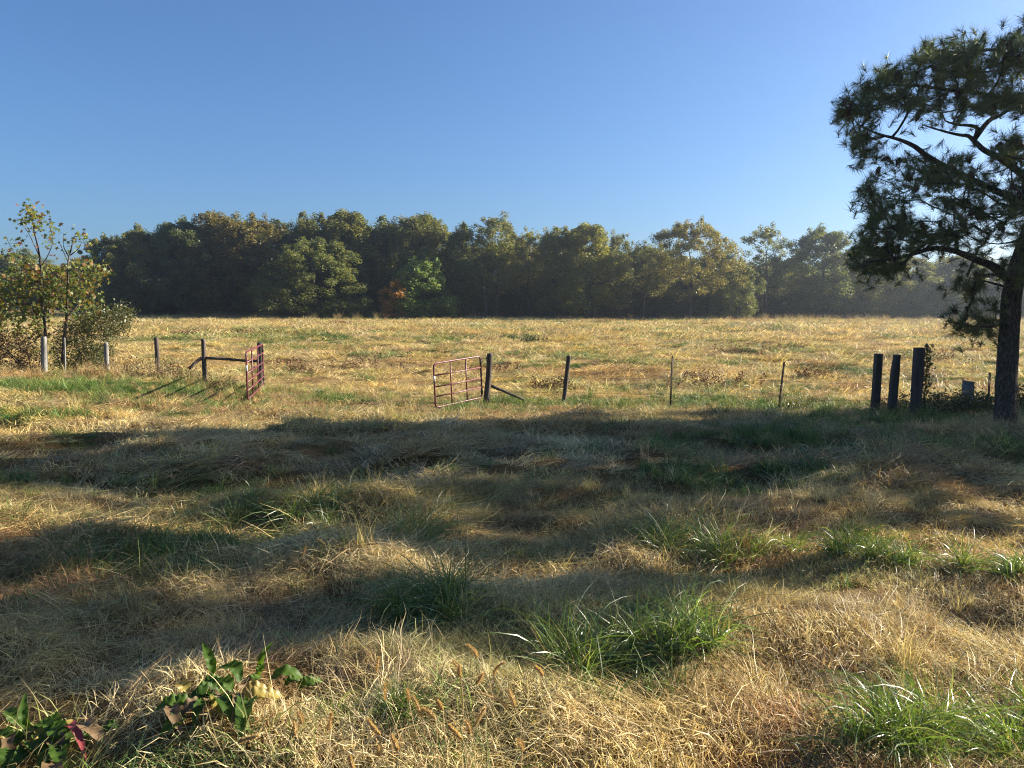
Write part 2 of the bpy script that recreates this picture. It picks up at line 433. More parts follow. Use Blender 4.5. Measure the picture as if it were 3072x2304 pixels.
def scatter(name, pts, label):
    """pts: list of (x, y, idx, scale, rz, tilt, tint)"""
    x, y, idx, sc, rz, tx, ty, tint = [np.concatenate(c) for c in zip(*pts)]
    me = bpy.data.meshes.new(name); n = len(x)
    me.vertices.add(n)
    me.vertices.foreach_set('co', np.stack([x, y, zf(x, y)], -1).astype(np.float32).ravel())
    def A(nm, typ, dat, key='value'):
        a = me.attributes.new(nm, typ, 'POINT'); a.data.foreach_set(key, dat)
    A('idx', 'INT', idx.astype(np.int32)); A('sc', 'FLOAT', sc.astype(np.float32))
    A('rot', 'FLOAT_VECTOR', np.stack([tx, ty, rz], -1).astype(np.float32).ravel(), 'vector')
    A('tint', 'FLOAT_COLOR', np.concatenate([tint, np.ones((n, 1))], 1).astype(np.float32).ravel(), 'color')
    o = bpy.data.objects.new(name, me); COL.objects.link(o)
    ng = bpy.data.node_groups.new(name + '_scatter', 'GeometryNodeTree')
    ng.interface.new_socket('Geometry', in_out='INPUT', socket_type='NodeSocketGeometry')
    ng.interface.new_socket('Geometry', in_out='OUTPUT', socket_type='NodeSocketGeometry')
    N = ng.nodes; L = ng.links
    gi = N.new('NodeGroupInput'); go = N.new('NodeGroupOutput')
    ci = N.new('GeometryNodeCollectionInfo'); ci.inputs['Collection'].default_value = PROTO
    ci.inputs['Separate Children'].default_value = True; ci.inputs['Reset Children'].default_value = True
    ip = N.new('GeometryNodeInstanceOnPoints'); ip.inputs['Pick Instance'].default_value = True
    def at(nm, t):
        a = N.new('GeometryNodeInputNamedAttribute'); a.data_type = t; a.inputs[0].default_value = nm; return a.outputs[0]
    L.new(gi.outputs[0], ip.inputs['Points']); L.new(ci.outputs[0], ip.inputs['Instance'])
    L.new(at('idx', 'INT'), ip.inputs['Instance Index'])
    er = N.new('FunctionNodeEulerToRotation'); L.new(at('rot', 'FLOAT_VECTOR'), er.inputs[0]); L.new(er.outputs[0], ip.inputs['Rotation'])
    cb = N.new('ShaderNodeCombineXYZ'); s = at('sc', 'FLOAT')
    for k in range(3): L.new(s, cb.inputs[k])
    L.new(cb.outputs[0], ip.inputs['Scale']); L.new(ip.outputs[0], go.inputs[0])
    md = o.modifiers.new('scatter', 'NODES'); md.node_group = ng
    tag(o, label, 'grass', kind='stuff'); return o

GREEN = []      # extra green patches: (x, y, rx, ry, strength)
def gp(sx, sy, wx, dy, s=1.0):
    p = hit(*src(sx, sy)); GREEN.append((p[0], p[1], wx, dy, s))
gp(150, 1160, 3.5, 1.4); gp(420, 1165, 2.6, 1.0, .9); gp(700, 1180, 2.0, 1.2, .7)
gp(1500, 1215, 2.0, .9, 1.0); gp(1750, 1215, 2.2, 1.0, 1.0); gp(2100, 1215, 2.4, 1.4, 1.0); gp(2400, 1225, 2.2, 1.6, 1.0)
gp(2750, 1260, 2.0, 1.5, .8); gp(1960, 1335, .9, .5, .9); gp(2900, 1350, 1.2, .8, .6); gp(40, 1270, 1.0, .7, .9)
gp(720, 1470, .8, .35, .9); gp(1400, 1235, .8, .5, .8); gp(2500, 1330, 1.4, .8, .5); gp(700, 1225, 2.0, .5, .5)
def greenness(x, y):
    g = np.zeros_like(x)
    for (a, b, rx, ry, s) in GREEN:
        g = np.maximum(g, s * np.exp(-((x - a) / rx) ** 2 - ((y - b) / ry) ** 2))
    n = fbm(x * .55, y * .75, 31, 3)
    g = g * (.55 + .9 * n) + .75 * sstep(.60, .74, fbm(x * .45 + 9, y * .6, 37, 3)) * (y < 23)
    gf = .62 * sstep(.48, .66, .55 * fbm(x * .14, y * .2, 41, 3) + .45 * fbm(x * .7, y * .8, 43, 2)) * sstep(23, 28, y)
    return np.clip(g + gf, 0, 1)
STR = np.array([(.55, .435, .19), (.66, .55, .30), (.40, .255, .11), (.29, .22, .135), (.58, .44, .16)])
GRN = np.array([(.11, .19, .04), (.17, .235, .055), (.08, .15, .04), (.26, .28, .08)])
def tints(rng, x, y, g, far=False):
    n = len(x)
    a = fbm(x * .7, y * .9, 51, 3); b = fbm(x * .33, y * .5, 53, 3)
    c = STR[0][None] * np.ones((n, 1))
    c = c + (STR[1] - c) * sstep(.50, .70, a)[:, None]
    c = c + (STR[2] - c) * sstep(.50, .66, b)[:, None] * .85
    c = c + (np.array((.43, .235, .10)) - c) * (sstep(.60, .72, fbm(x * .9 + 5, y * 1.1, 61, 3)) * np.where(y < 23, .8, .2))[:, None]
    c = c + (np.array((.40, .385, .14)) - c) * sstep(.56, .70, fbm(x * .6 - 4, y * .8, 63, 3))[:, None] * .75
    c = c + (STR[3] - c) * sstep(.58, .75, fbm(x * 1.3, y * 1.6, 57, 2))[:, None] * .6
    c = c + (STR[4] - c) * sstep(.62, .74, fbm(x * .25, y * .4, 59, 3))[:, None]
    j = rng.random(n) < .25
    c[j] = STR[rng.integers(0, len(STR), j.sum())]
    gg = GRN[rng.integers(0, len(GRN), n)]
    isg = rng.random(n) < g
    c = np.where(isg[:, None], gg, c)
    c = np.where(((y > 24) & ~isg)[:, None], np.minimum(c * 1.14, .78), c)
    c = c * rng.uniform(.8, 1.2, (n, 1)) * rng.uniform(.95, 1.05, (n, 3))
    return c, isg

def region(rng, y0, y1, dens, pad=2.2, k=.74):
    area = k * (y1 * y1 - y0 * y0) + 2 * pad * (y1 - y0); n = int(area * dens)
    u = rng.random(n)
    y = np.sqrt(y0 * y0 + u * (y1 * y1 - y0 * y0))
    x = rng.uniform(-1, 1, n) * (k * y + pad)
    return x, y
def flow(x, y):
    return (fbm(x * .35, y * .4, 71, 2) - .5) * 7.0 + (vnoise(x * 1.1, y * 1.1, 73) - .5) * 1.6

CLEAR = []
for sx_, sy_, r_ in [(640, 2060, .26), (760, 2050, .25), (120, 2200, .30), (540, 2130, .22), (250, 2220, .2), (2800, 2230, .30), (1760, 1980, .28), (2000, 1955, .2), (1270, 1825, .28), (1230, 1645, .3), (2060, 1655, .35), (2480, 1675, .22), (960, 1555, .3), (1330, 1225, .7), (1400, 1212, .7), (742, 1205, .5)]:
    p_ = hit(sx_ / 3, sy_ / 3); CLEAR.append((p_[0], p_[1], r_))
def clearing(x, y):
    c = np.ones_like(x)
    for a, b, r in CLEAR: c = np.minimum(c, .22 + .78 * sstep(.75 * r, 1.5 * r, np.hypot(x - a, y - b)))
    return c
def layer(rng, kind, y0, y1, dens, sc, mask=None, dirn=True, tilt=.10, green=None, tint_mul=1.0, jit=.5, pad=2.2):
    x, y = region(rng, y0, y1, dens, pad)
    g = greenness(x, y)
    if mask is not None:
        keep = rng.random(len(x)) < mask(x, y, g) * clearing(x, y); x, y, g = x[keep], y[keep], g[keep]
    n = len(x)
    c, isg = tints(rng, x, y, g if green is None else np.full(n, green))
    ids = np.array(IDX[kind])[rng.integers(0, len(IDX[kind]), n)]
    rz = flow(x, y) + rng.normal(0, jit, n) if dirn else rng.uniform(-math.pi, math.pi, n)
    s = rng.uniform(sc[0], sc[1], n) * (.75 + .5 * sstep(.3, .7, fbm(x * .9 + 3, y * 1.1, 97, 2)))
    return (x, y, ids, s, rz, rng.normal(0, tilt, n), rng.normal(0, tilt, n), c * tint_mul)

def realise(name, pts, label):
    """the nearest grass as one real mesh, tint stored per vertex"""
    x, y, idx, sc, rz, tx, ty, tint = [np.concatenate(c) for c in zip(*pts)]
    z = zf(x, y); obs = sorted(PROTO.objects, key=lambda o: o.name)
    Vs, Qs, Rs, Ts, off = [], [], [], [], 0
    for k in np.unique(idx):
        me = obs[k].data; nv = len(me.vertices); co = np.zeros(nv * 3, np.float32); me.vertices.foreach_get('co', co); co = co.reshape(-1, 3)
        lv = np.zeros(len(me.loops), np.int32); me.loops.foreach_get('vertex_index', lv); lv = lv.reshape(-1, 4)
        rd = np.zeros(nv, np.float32); me.attributes['rnd'].data.foreach_get('value', rd)
        s = np.where(idx == k)[0]; c, q = np.cos(rz[s])[:, None], np.sin(rz[s])[:, None]
        X = co[None, :, 0] * c - co[None, :, 1] * q; Yv = co[None, :, 0] * q + co[None, :, 1] * c
        Z = co[None, :, 2] + X * ty[s][:, None] + Yv * tx[s][:, None]
        X = X * sc[s][:, None] + x[s][:, None]; Yv = Yv * sc[s][:, None] + y[s][:, None]
        Z = np.maximum(Z, -.02) * sc[s][:, None] + .55 * zf(X, Yv) + .45 * z[s][:, None]
        Vs.append(np.stack([X, Yv, Z], -1).reshape(-1, 3)); Rs.append(np.tile(rd, len(s))); Ts.append(np.repeat(tint[s], nv, axis=0))
        Qs.append((lv[None] + (np.arange(len(s)) * nv)[:, None, None] + off).reshape(-1, 4)); off += nv * len(s)
    mb = MB(); V = np.concatenate(Vs); mb.add(V, np.concatenate(Qs), None, np.concatenate(Rs))
    o = mb.build(name, M['grass_near']); T = np.concatenate(Ts)
    a = o.data.attributes.new('tint', 'FLOAT_COLOR', 'POINT')
    a.data.foreach_set('color', np.concatenate([T, np.ones((len(T), 1))], 1).astype(np.float32).ravel())
    tag(o, label, 'grass', kind='stuff'); return o
rg = np.random.default_rng(11)
longg = lambda x, y: .30 + .70 * np.clip(sstep(.42, .56, fbm(x * .8, y * .9, 81, 2)) * .8 + sstep(.3, -.8, x) * .6 - sstep(.4, 1.2, x) * sstep(6.5, 5, y) * .75, 0, 1)
near = [
    layer(rg, 'mat', 1.6, 5.2, 58, (.8, 1.2), lambda x, y, g: (1 - .75 * g) * longg(x, y), pad=1.0),
    layer(rg, 'curl', 1.6, 5.2, 90, (.9, 1.4), lambda x, y, g: 1 - .5 * g, False, pad=1.0),
    layer(rg, 'mat', 5.1, 8.3, 36, (1.0, 1.6), lambda x, y, g: (1 - .75 * g) * longg(x, y), pad=1.3),
    layer(rg, 'curl', 5.1, 8.3, 28, (1.4, 2.1), lambda x, y, g: 1 - .5 * g, False, pad=1.3),
    layer(rg, 'green', 1.6, 8.2, 34, (.7, 1.2), lambda x, y, g: .05 + g, False, green=.9, pad=1.3),
    layer(rg, 'upright', 1.6, 8.2, 3, (.25, .6), lambda x, y, g: sstep(.45, .6, fbm(x * .9, y * .9, 87, 2)), False, pad=1.3),
    layer(rg, 'stem', 1.6, 8.2, 6, (.7, 1.2), None, False, pad=1.3),
]
realise('roadside_grass', near, 'matted straw and green grass in the foreground along the roadside')
midp = [
    layer(rg, 'midmat', 8, 25, 9, (.7, 1.25), lambda x, y, g: (1 - .8 * g) * (.35 + .65 * sstep(.38, .55, fbm(x * .6, y * .7, 83, 2)))),
    layer(rg, 'midcurl', 8, 25, 15, (.8, 1.4), lambda x, y, g: 1 - .5 * g, False),
    layer(rg, 'midgreen', 8, 25, 20, (.55, 1.0), lambda x, y, g: .04 + g, False, green=.92),
    layer(rg, 'upright', 9, 25, 3, (.6, 1.0), lambda x, y, g: .15 + sstep(19, 22, y) * sstep(-6, -9, x), False),
    layer(rg, 'fesc', 9, 25, 3, (.8, 1.3), lambda x, y, g: g, False, green=1.0),
]
scatter('verge_grass', midp, 'matted straw and green grass between the foreground and the fence')
fieldp = [
    layer(rg, 'tussock', 24, 62, 6, (.7, 1.3), lambda x, y, g: .55 + .45 * sstep(.4, .6, fbm(x * .4, y * .5, 91, 2)), True, jit=.8),
    layer(rg, 'tussock', 62, 128, 1.2, (1.1, 1.7), None, True, jit=.8),
    layer(rg, 'far', 55, 132, 1.5, (.8, 1.5), None, True, jit=.8),
    layer(rg, 'upright', 112, 133, 1.1, (1.0, 2.6), lambda x, y, g: sstep(.42, .6, fbm(x * .12, y * .2, 95, 3)), False, green=0.0, tint_mul=.62),
    layer(rg, 'upright', 24, 70, .4, (.4, .8), lambda x, y, g: sstep(.5, .65, fbm(x * .2, y * .25, 93, 2)), False),
]
scatter('field_grass', fieldp, 'golden mown pasture grass of the sunlit field beyond the fence')

# ------------------------------------------------------------------ branching plants
def grow(rng, roots, attr_pts, bow=.25, pen=.6, r_tip=.006, power=.5, seg=.5):
    """roots: list of (P, R). Each attractor is joined to the skeleton by a bowed chain.
    returns list of (polyline, radii) and tip directions"""
    pos = []; par = []; rad = []; chains = []
    for Pk, Rk in roots:
        Pk = np.asarray(Pk, float); Rk = np.broadcast_to(np.asarray(Rk, float), (len(Pk),))
        p0 = -1
        if pos:
            p0 = int(np.argmin(np.linalg.norm(np.array(pos) - Pk[0], axis=1)))
        ch = []
        for p, r in zip(Pk, Rk):
            pos.append(p); par.append(p0); rad.append(float(r)); p0 = len(pos) - 1; ch.append(p0)
        chains.append((ch, True))
    A = np.asarray(attr_pts, float)
    base = np.array(pos)
    dmin = np.min(np.linalg.norm(A[:, None] - base[None], axis=2), axis=1)
    tips = []
    PP = np.zeros((len(pos) + len(A) * 14, 3)); PP[:len(pos)] = base; n = len(pos)
    PA = list(par); RD = list(rad)
    for i in np.argsort(dmin):
        a = A[i]
        dv = a[None] - PP[:n]; d = np.linalg.norm(dv, axis=1)
        cost = d + pen * np.maximum(0, -dv[:, 2])
        j = int(np.argmin(cost)); s = PP[j]; L = np.linalg.norm(a - s)
        m = int(np.clip(round(L / seg) + 1, 2, 6))
        mid = (s + a) / 2 + np.array([0, 0, -bow * L * .5]) + rng.normal(0, .06 * L, 3)
        ch = [j]; p0 = j
        for t in np.linspace(0, 1, m + 1)[1:]:
            q = (1 - t) ** 2 * s + 2 * t * (1 - t) * mid + t * t * a
            PP[n] = q; PA.append(p0); RD.append(0.0); p0 = n; ch.append(n); n += 1
            if n >= len(PP): PP = np.vstack([PP, np.zeros((2000, 3))])
        chains.append((ch, False))
        dd = a - PP[PA[p0]]; tips.append((p0, a, dd / max(np.linalg.norm(dd), 1e-6)))
    cnt = np.zeros(n)
    for (k, _, _) in tips:
        while k >= 0: cnt[k] += 1; k = PA[k]
    out = []
    for ch, root in chains:
        r = np.array([max(RD[k], r_tip * max(cnt[k], 1) ** power if not root else RD[k]) for k in ch])
        if not root:
            r[0] = min(r[0], r[1] * 1.25)
        out.append((PP[ch], r))
    return out, [(a, d) for _, a, d in tips]

def wood_mesh(chains, n_big=8, n_small=4, big=.05, rng=None):
    mb = MB()
    for Pk, Rk in chains:
        add_tube(mb, Pk, Rk, n_big if Rk.max() > big else n_small, True)
    return mb

# ------------------------------------------------------------------ far wood: tree kinds
def profile_pts(rng, n, H, R, z0, form):
    out = []
    while len(out) < n:
        t = rng.random(); a = rng.uniform(0, 2 * math.pi)
        if form == 'round': w = math.sin(math.pi * min(1, .12 + .88 * t)) ** .55
        elif form == 'plume': w = (1 - t) ** .45 * (.55 + .45 * min(1, t * 4))
        elif form == 'broad': w = math.sin(math.pi * min(1, .22 + .76 * t)) ** .4
        else: w = (1 - t ** 2.2) * (.6 + .4 * min(1, t * 3))
        r = R * w * math.sqrt(rng.uniform(.22, 1)) * (1 + .25 * math.sin(3 * a + 7 * t))
        out.append((r * math.cos(a), r * math.sin(a), z0 + t * (H - z0)))
    return np.array(out)

def tree_kind(seed, H, R, z0, form, n_clump=165, n_leaf=230, leaf=.25, clump=1.05, stretch=1.0, stems=1, fill=1.0):
    rng = np.random.default_rng(seed)
    roots = []
    for s in range(stems):
        off = np.array([rng.normal(0, .5), rng.normal(0, .5), 0]) * (stems > 1)
        k = 7; z = np.linspace(-.3, H * .88, k)
        lean = rng.normal(0, .035 * H, (2,)) * (1 + .6 * (stems > 1))
        Pt = np.stack([off[0] + lean[0] * np.maximum(z / H, 0) ** 1.5 + rng.normal(0, .12, k), off[1] + lean[1] * np.maximum(z / H, 0) ** 1.5 + rng.normal(0, .12, k), z], -1)
        roots.append((Pt, np.linspace(.018 * H, .012, k) / (1 + .4 * (stems > 1))))
    A = profile_pts(rng, n_clump, H * .97, R, z0, form)
    nx_ = max(6, n_clump // 9); aa = rng.uniform(0, 6.28, nx_); rr_ = R * .62 * np.sqrt(rng.random(nx_))
    zt = H * (1.03 - .16 * (rr_ / (R * .62)) ** 2) * rng.uniform(.93, 1.03, nx_)
    A = np.vstack([A, np.stack([rr_ * np.cos(aa), rr_ * np.sin(aa), zt], -1)]); spire = set(map(tuple, np.round(A[-nx_:], 4)))
    ch, tips = grow(rng, roots, A, .3, 1.4, .014, .5, 1.2)
    # a few bare leaders and dead twigs
    wm = wood_mesh(ch, 6, 4, .06)
    C = []; out = []
    for a, d in tips:
        m = int(n_leaf * rng.uniform(.55, 1.4)); cr = clump * rng.uniform(.6, 1.35) * (1.15 - .5 * max(0, a[2]) / H)
        sp = tuple(np.round(a, 4)) in spire; st_ = stretch
        if sp: cr *= .62; m = int(m * .55); st_ = 2.2
        v = rng.normal(size=(m, 3)); v /= np.linalg.norm(v, axis=1, keepdims=True)
        rr = cr * rng.random(m)[:, None] ** .45
        v2 = v * rr * np.array([1, 1, st_]); C.append(a + v2); out.append(v)
    C = np.concatenate(C); out = np.concatenate(out)
    keep = C[:, 2] > .1
    V, Q, r = leaf_quads(rng, C[keep], leaf, .25, out[keep])
    return wm.mesh('trunk', M['bark'], True), MB().add(V, Q, None, r).mesh('crown', M['treeleaf'])

KIND = {
    'round': [tree_kind(1, 16, 5.0, 2.0, 'round'), tree_kind(2, 16, 4.6, 1.5, 'round', 175, 215, .24)],
    'broad': [tree_kind(3, 16, 6.6, 4.0, 'broad', 220, 170, .22, 1.0), tree_kind(4, 15, 6.0, .3, 'broad', 270, 220, .24, 1.05)],
    'plume': [tree_kind(5, 16, 3.6, 2.5, 'plume', 140, 180, .22, .8, 1.9), tree_kind(6, 16, 4.0, 2.0, 'plume', 150, 180, .22, .8, 1.8, 2)],
    'open': [tree_kind(7, 16, 3.6, 5.0, 'plume', 90, 115, .21, .8, 1.6, 2), tree_kind(8, 16, 4.4, 5.5, 'round', 95, 120, .22, .9)],
    'high': [tree_kind(13, 16, 3.6, 10.3, 'round', 90, 130, .32, 1.0), None],
    'under': [tree_kind(9, 8, 3.4, .1, 'low', 95, 105, .34, .95), tree_kind(10, 9, 3.0, .1, 'low', 85, 100, .33, .9, 1.3)],
    'small': [tree_kind(11, 6.5, 1.9, .3, 'round', 60, 100, .25, .6, 1.1), tree_kind(12, 7.5, 3.2, .3, 'round', 100, 115, .28, .8)],
}
def place_tree(name, kind, var, x, y, H, W, rz, col, label, group=None):
    tm, cm = KIND[kind][var]
    z = float(zf(x, y))
    e = empty(name, (x, y, z - .05), rz); tag(e, label, 'tree', group)
    h0 = {'under': 8.5, 'small': 7.0}.get(kind, 16); r0 = max(v.co.x for v in cm.vertices)
    sz = H / h0; sx = (W / 2) / r0
    for nm, me in (('trunk', tm), ('crown', cm)):
        o = bpy.data.objects.new(nm, me); COL.objects.link(o); o.parent = e
        o.scale = (sx, sx, sz); o.color = (*col, 1)
    return e
def wood_tree(name, kind, var, sx, stop, sw, D, col, label, group='trees along the front of the far wood', rz=None, wide=1.5):
    """sx, stop, sw: centre, top and width in 2212-wide photograph pixels"""
    k = 1024 / 2212.0
    p = at_y(sx * k, 320, D); top = at_y(sx * k, stop * k, D)[2]
    H = top - float(zf(p[0], D)); W = sw * k / F_PX * D * wide
    return place_tree(name, kind, var, p[0], D, H, W, (sx * 1.7) % 6.28 if rz is None else rz, col, label, group)
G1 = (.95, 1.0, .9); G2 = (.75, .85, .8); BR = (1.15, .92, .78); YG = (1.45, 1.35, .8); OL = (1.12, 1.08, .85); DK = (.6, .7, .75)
wt = wood_tree
wt('oak_tree', 'round', 0, 232, 512, 95, 126, G1, 'small rounded green tree at the left end of the dark wood')
wt('oak_tree', 'round', 1, 300, 498, 110, 128, OL, 'rounded olive tree second from the left end of the dark wood')
wt('oak_tree', 'round', 0, 398, 476, 150, 129, G2, 'tall dark green tree rising left of the highest brown crown')
wt('oak_tree', 'plume', 1, 478, 460, 130, 131, BR, 'tall brownish tree forming the left peak of the wood')
wt('maple_tree', 'round', 1, 565, 476, 130, 130, BR, 'tall reddish brown tree left of the large broad oak')
wt('broad_oak_tree', 'broad', 1, 682, 512, 190, 121, (1.0, 1.05, .85), 'large dense oak in front of the wood with its right side sunlit')
wt('poplar_tree', 'plume', 0, 665, 470, 100, 134, OL, 'tall pointed tree rising just behind the large front oak')
wt('poplar_tree', 'plume', 1, 745, 458, 140, 131, OL, 'tall olive tree with upright plumes right behind the large oak')
wt('poplar_tree', 'plume', 0, 835, 478, 110, 132, G1, 'narrow upright green tree above the orange sapling')
wt('poplar_tree', 'plume', 1, 912, 464, 130, 131, OL, 'tall olive tree with a spiky top near the middle of the wood')
wt('pale_green_tree', 'small', 1, 915, 572, 110, 122, (1.15, 1.5, 1.05), 'pale green low tree in front of the wood beside the orange sapling')
wt('pale_green_tree', 'small', 0, 948, 640, 60, 120.5, (1.0, 1.2, .85), 'short green bush tree at the foot of the pale green tree')
wt('orange_sapling', 'small', 0, 852, 602, 52, 120, (3.0, 1.45, .9), 'small orange autumn sapling in front of the dark wood')
wt('poplar_tree', 'plume', 0, 1002, 492, 105, 130, G1, 'upright green tree left of the two forked tall trees')
wt('forked_tree', 'open', 0, 1075, 470, 120, 129, OL, 'tall open forked tree with sky showing between its limbs')
wt('forked_tree', 'open', 1, 1140, 500, 90, 131, YG, 'yellowish thin tree right of the tall forked tree')
wt('yellow_tree', 'plume', 0, 1195, 500, 90, 130, YG, 'yellow green pointed tree left of the twin topped olive tree')
wt('yellow_tree', 'plume', 1, 1262, 486, 130, 129, YG, 'twin topped yellow olive tree in the middle right of the wood')
wt('slender_tree', 'open', 0, 1332, 506, 70, 131, OL, 'slender thin crowned tree beside the yellow olive trees')
wt('slender_tree', 'open', 1, 1388, 528, 90, 132, OL, 'lower thin tree left of the broad brown crowned tree')
wt('broad_crowned_tree', 'broad', 0, 1490, 483, 185, 127, (1.35, 1.12, .8), 'broad domed brownish tree standing highest in the right half')
wt('low_round_tree', 'round', 1, 1590, 565, 80, 128, G1, 'low round tree at the right foot of the broad domed tree')
wt('open_tree', 'open', 1, 1655, 490, 110, 140, OL, 'thin ragged tree just right of the gap in the wood')
wt('round_topped_tree', 'round', 0, 1770, 497, 150, 140, G1, 'round topped tree between the ragged tree and the pine')
wt('round_topped_tree', 'round', 1, 1868, 528, 120, 142, OL, 'lower olive tree partly behind the left pine branches')
wt('hazy_tree', 'round', 0, 1965, 556, 150, 146, OL, 'hazy tree seen below the hanging pine branches')
wt('hazy_tree', 'plume', 1, 2065, 552, 140, 148, OL, 'hazy upright tree just left of the pine trunk')
wt('hazy_tree', 'round', 1, 2165, 566, 160, 150, G1, 'hazy tree behind the pine trunk at the right edge')
rt = np.random.default_rng(77)
ORD4 = ['first', 'second', 'third', 'fourth', 'fifth', 'sixth', 'seventh', 'eighth']
for k, sx in enumerate(np.arange(-150, 200, 64)):
    wt('distant_tree', 'round' if k % 2 else 'plume', k % 2, sx + rt.uniform(-12, 12), 556 + rt.uniform(-14, 26), 130, 165, BR if k % 3 else G1,
       ORD4[k] + ' from the left of the distant trees behind the sweetgum saplings', 'distant trees at the far left')
for k, sx in enumerate(np.arange(2250, 2560, 95)):
    wt('edge_tree', 'round', k % 2, sx, 560 + rt.uniform(-20, 20), 150, 150, OL, ORD4[k] + ' tree of the wood continuing right beyond the pine trunk', 'trees beyond the pine')
NEAR = [(232, 'the wood left end'), (300, 'the second left tree'), (398, 'the tall dark green tree'), (478, 'the left peak tree'), (565, 'the reddish brown tree'),
        (682, 'the large front oak'), (745, 'the olive tree behind the oak'), (850, 'the orange sapling'), (925, 'the pale green low tree'), (1002, 'the upright green tree'), (1075, 'the tall forked tree'),
        (1140, 'the yellowish thin tree'), (1195, 'the yellow pointed tree'), (1262, 'the twin topped tree'), (1332, 'the slender tree'), (1388, 'the lower thin tree'), (1490, 'the broad domed tree'),
        (1590, 'the low round tree'), (1655, 'the thin ragged tree'), (1770, 'the round topped tree'), (1868, 'the left pine branches'), (1965, 'the hanging branches'),
        (2065, 'the tree left of the pine trunk'), (2165, 'the tree behind the pine trunk')]
def fill_row(name, xs, fn, phrase, group):
    by = {}
    for k, sx in enumerate(xs):
        j = int(np.argmin([abs(sx - q[0]) for q in NEAR])); by.setdefault(j, []).append((sx, k))
    for j, lst in by.items():
        for q, (sx, k) in enumerate(sorted(lst)):
            pos = '' if len(lst) == 1 else ['left of two ', 'right of two '][q] if len(lst) == 2 else (ORD4[q] + ' from left, ')
            fn(name, sx, k, (pos + phrase + NEAR[j][1]).strip(), group)
def back(name, sx, k, lb, gr):
    t = np.interp(sx, [200, 260, 340, 640, 900, 1000, 1400, 1560, 1580, 1630, 1650, 1850, 1900, 2260], [560, 535, 500, 492, 494, 515, 528, 545, 592, 592, 556, 556, 578, 578])
    wt(name, ['round', 'plume', 'round', 'plume'][k % 4], (k // 2) % 2, sx, t + rt.uniform(-14, 26), 105 + rt.uniform(0, 40), (140 if sx < 1600 else 156) + rt.uniform(-3, 6), [G2, DK, OL, BR][(k * 7 // 3) % 4], lb, gr)
def under(name, sx, k, lb, gr):
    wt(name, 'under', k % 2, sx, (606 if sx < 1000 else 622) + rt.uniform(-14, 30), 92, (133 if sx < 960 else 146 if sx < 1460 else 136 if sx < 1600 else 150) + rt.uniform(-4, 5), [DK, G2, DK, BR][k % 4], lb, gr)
fill_row('back_tree', [v + rt.uniform(-16, 16) for v in np.arange(225, 2260, 40)], back, 'back row crown behind ', 'back row of the wood')
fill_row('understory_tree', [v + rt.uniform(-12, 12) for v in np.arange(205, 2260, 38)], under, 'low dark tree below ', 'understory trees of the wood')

# ------------------------------------------------------------------ pine at the right
PB = hit(*src(3015, 1288)); YP = PB[1]
def pw(x, y, dy=0.0): return at_y(x / 3, y / 3, YP + dy)
def in_poly(x, y, poly):
    c = np.zeros(len(x), bool); k = len(poly)
    for i in range(k):
        x1, y1 = poly[i]; x2, y2 = poly[(i + 1) % k]
        m = ((y1 > y) != (y2 > y)) & (x < (x2 - x1) * (y - y1) / (y2 - y1 + 1e-9) + x1); c ^= m
    return c
def poly_pts(rng, poly, n, dep, world_f):
    p = np.array(poly, float); lo, hi = p.min(0), p.max(0); out = []
    while len(out) < n:
        x = rng.uniform(lo[0], hi[0], 400); y = rng.uniform(lo[1], hi[1], 400); k = in_poly(x, y, poly)
        for a, b in zip(x[k], y[k]): out.append(world_f(a, b, float(rng.uniform(*dep))))
    return np.array(out[:n])
rp = np.random.default_rng(5)
def lim(pts, r0, r1, d0=0, d1=0):
    Pk = np.array([pw(a, b, d0 + (d1 - d0) * i / (len(pts) - 1)) for i, (a, b) in enumerate(pts)])
    Pk = smooth_poly(Pk, 3); return Pk, np.linspace(r0, r1, len(Pk))
tr = np.array([pw(*q) for q in [(3014, 1300), (3016, 1230), (3021, 1120), (3029, 970), (3036, 880), (3060, 780), (3100, 650), (3125, 500), (3150, 300), (3170, 50), (3180, -150), (3190, -300)]])
tr[0][2] -= .25
trs = smooth_poly(tr, 3)
trr = np.interp(np.linspace(0, 1, len(trs)), np.linspace(0, 1, len(tr)), [.22, .182, .172, .166, .16, .145, .12, .115, .085, .06, .035, .015])
roots = [(trs, trr),
    lim([(3040, 850), (2980, 800), (2930, 780), (2870, 755), (2800, 745), (2730, 765), (2660, 780), (2590, 785)], .085, .010, 0, -.9),
    lim([(3100, 620), (2960, 560), (2800, 480), (2745, 440), (2695, 418), (2635, 402), (2585, 380)], .068, .011, 0, -.5),
    lim([(3110, 560), (3010, 480), (2955, 452), (2925, 425), (2905, 408), (2880, 405), (2835, 395), (2775, 377)], .065, .013, 0, .6),
    lim([(2925, 418), (2932, 385), (2905, 376), (2870, 374), (2835, 363)], .045, .014, .5, .8),
    lim([(2925, 415), (2965, 364), (2998, 347), (3052, 313), (3090, 280)], .05, .014, .5, 1.2),
    lim([(3045, 945), (2993, 976), (2930, 980), (2860, 968)], .03, .008, -.1, -.5),
    lim([(3045, 870), (2980, 850), (2900, 830)], .03, .008, .1, .8),
    lim([(3130, 480), (3260, 400), (3420, 330)], .07, .012, 0, -.4),
    lim([(3105, 620), (3290, 600), (3480, 660)], .08, .012, 0, .4),
    lim([(3110, 600), (3090, 520), (3060, 480)], .07, .012, 0, 2.6),
    lim([(3100, 640), (3080, 600), (3040, 560)], .07, .012, 0, -2.2),
    lim([(3150, 300), (3070, 200), (2990, 150), (2900, 160), (2830, 150)], .05, .01, 0, -.3),
    lim([(3140, 350), (2980, 290), (2850, 270), (2720, 255), (2620, 260)], .055, .01, 0, .2)]
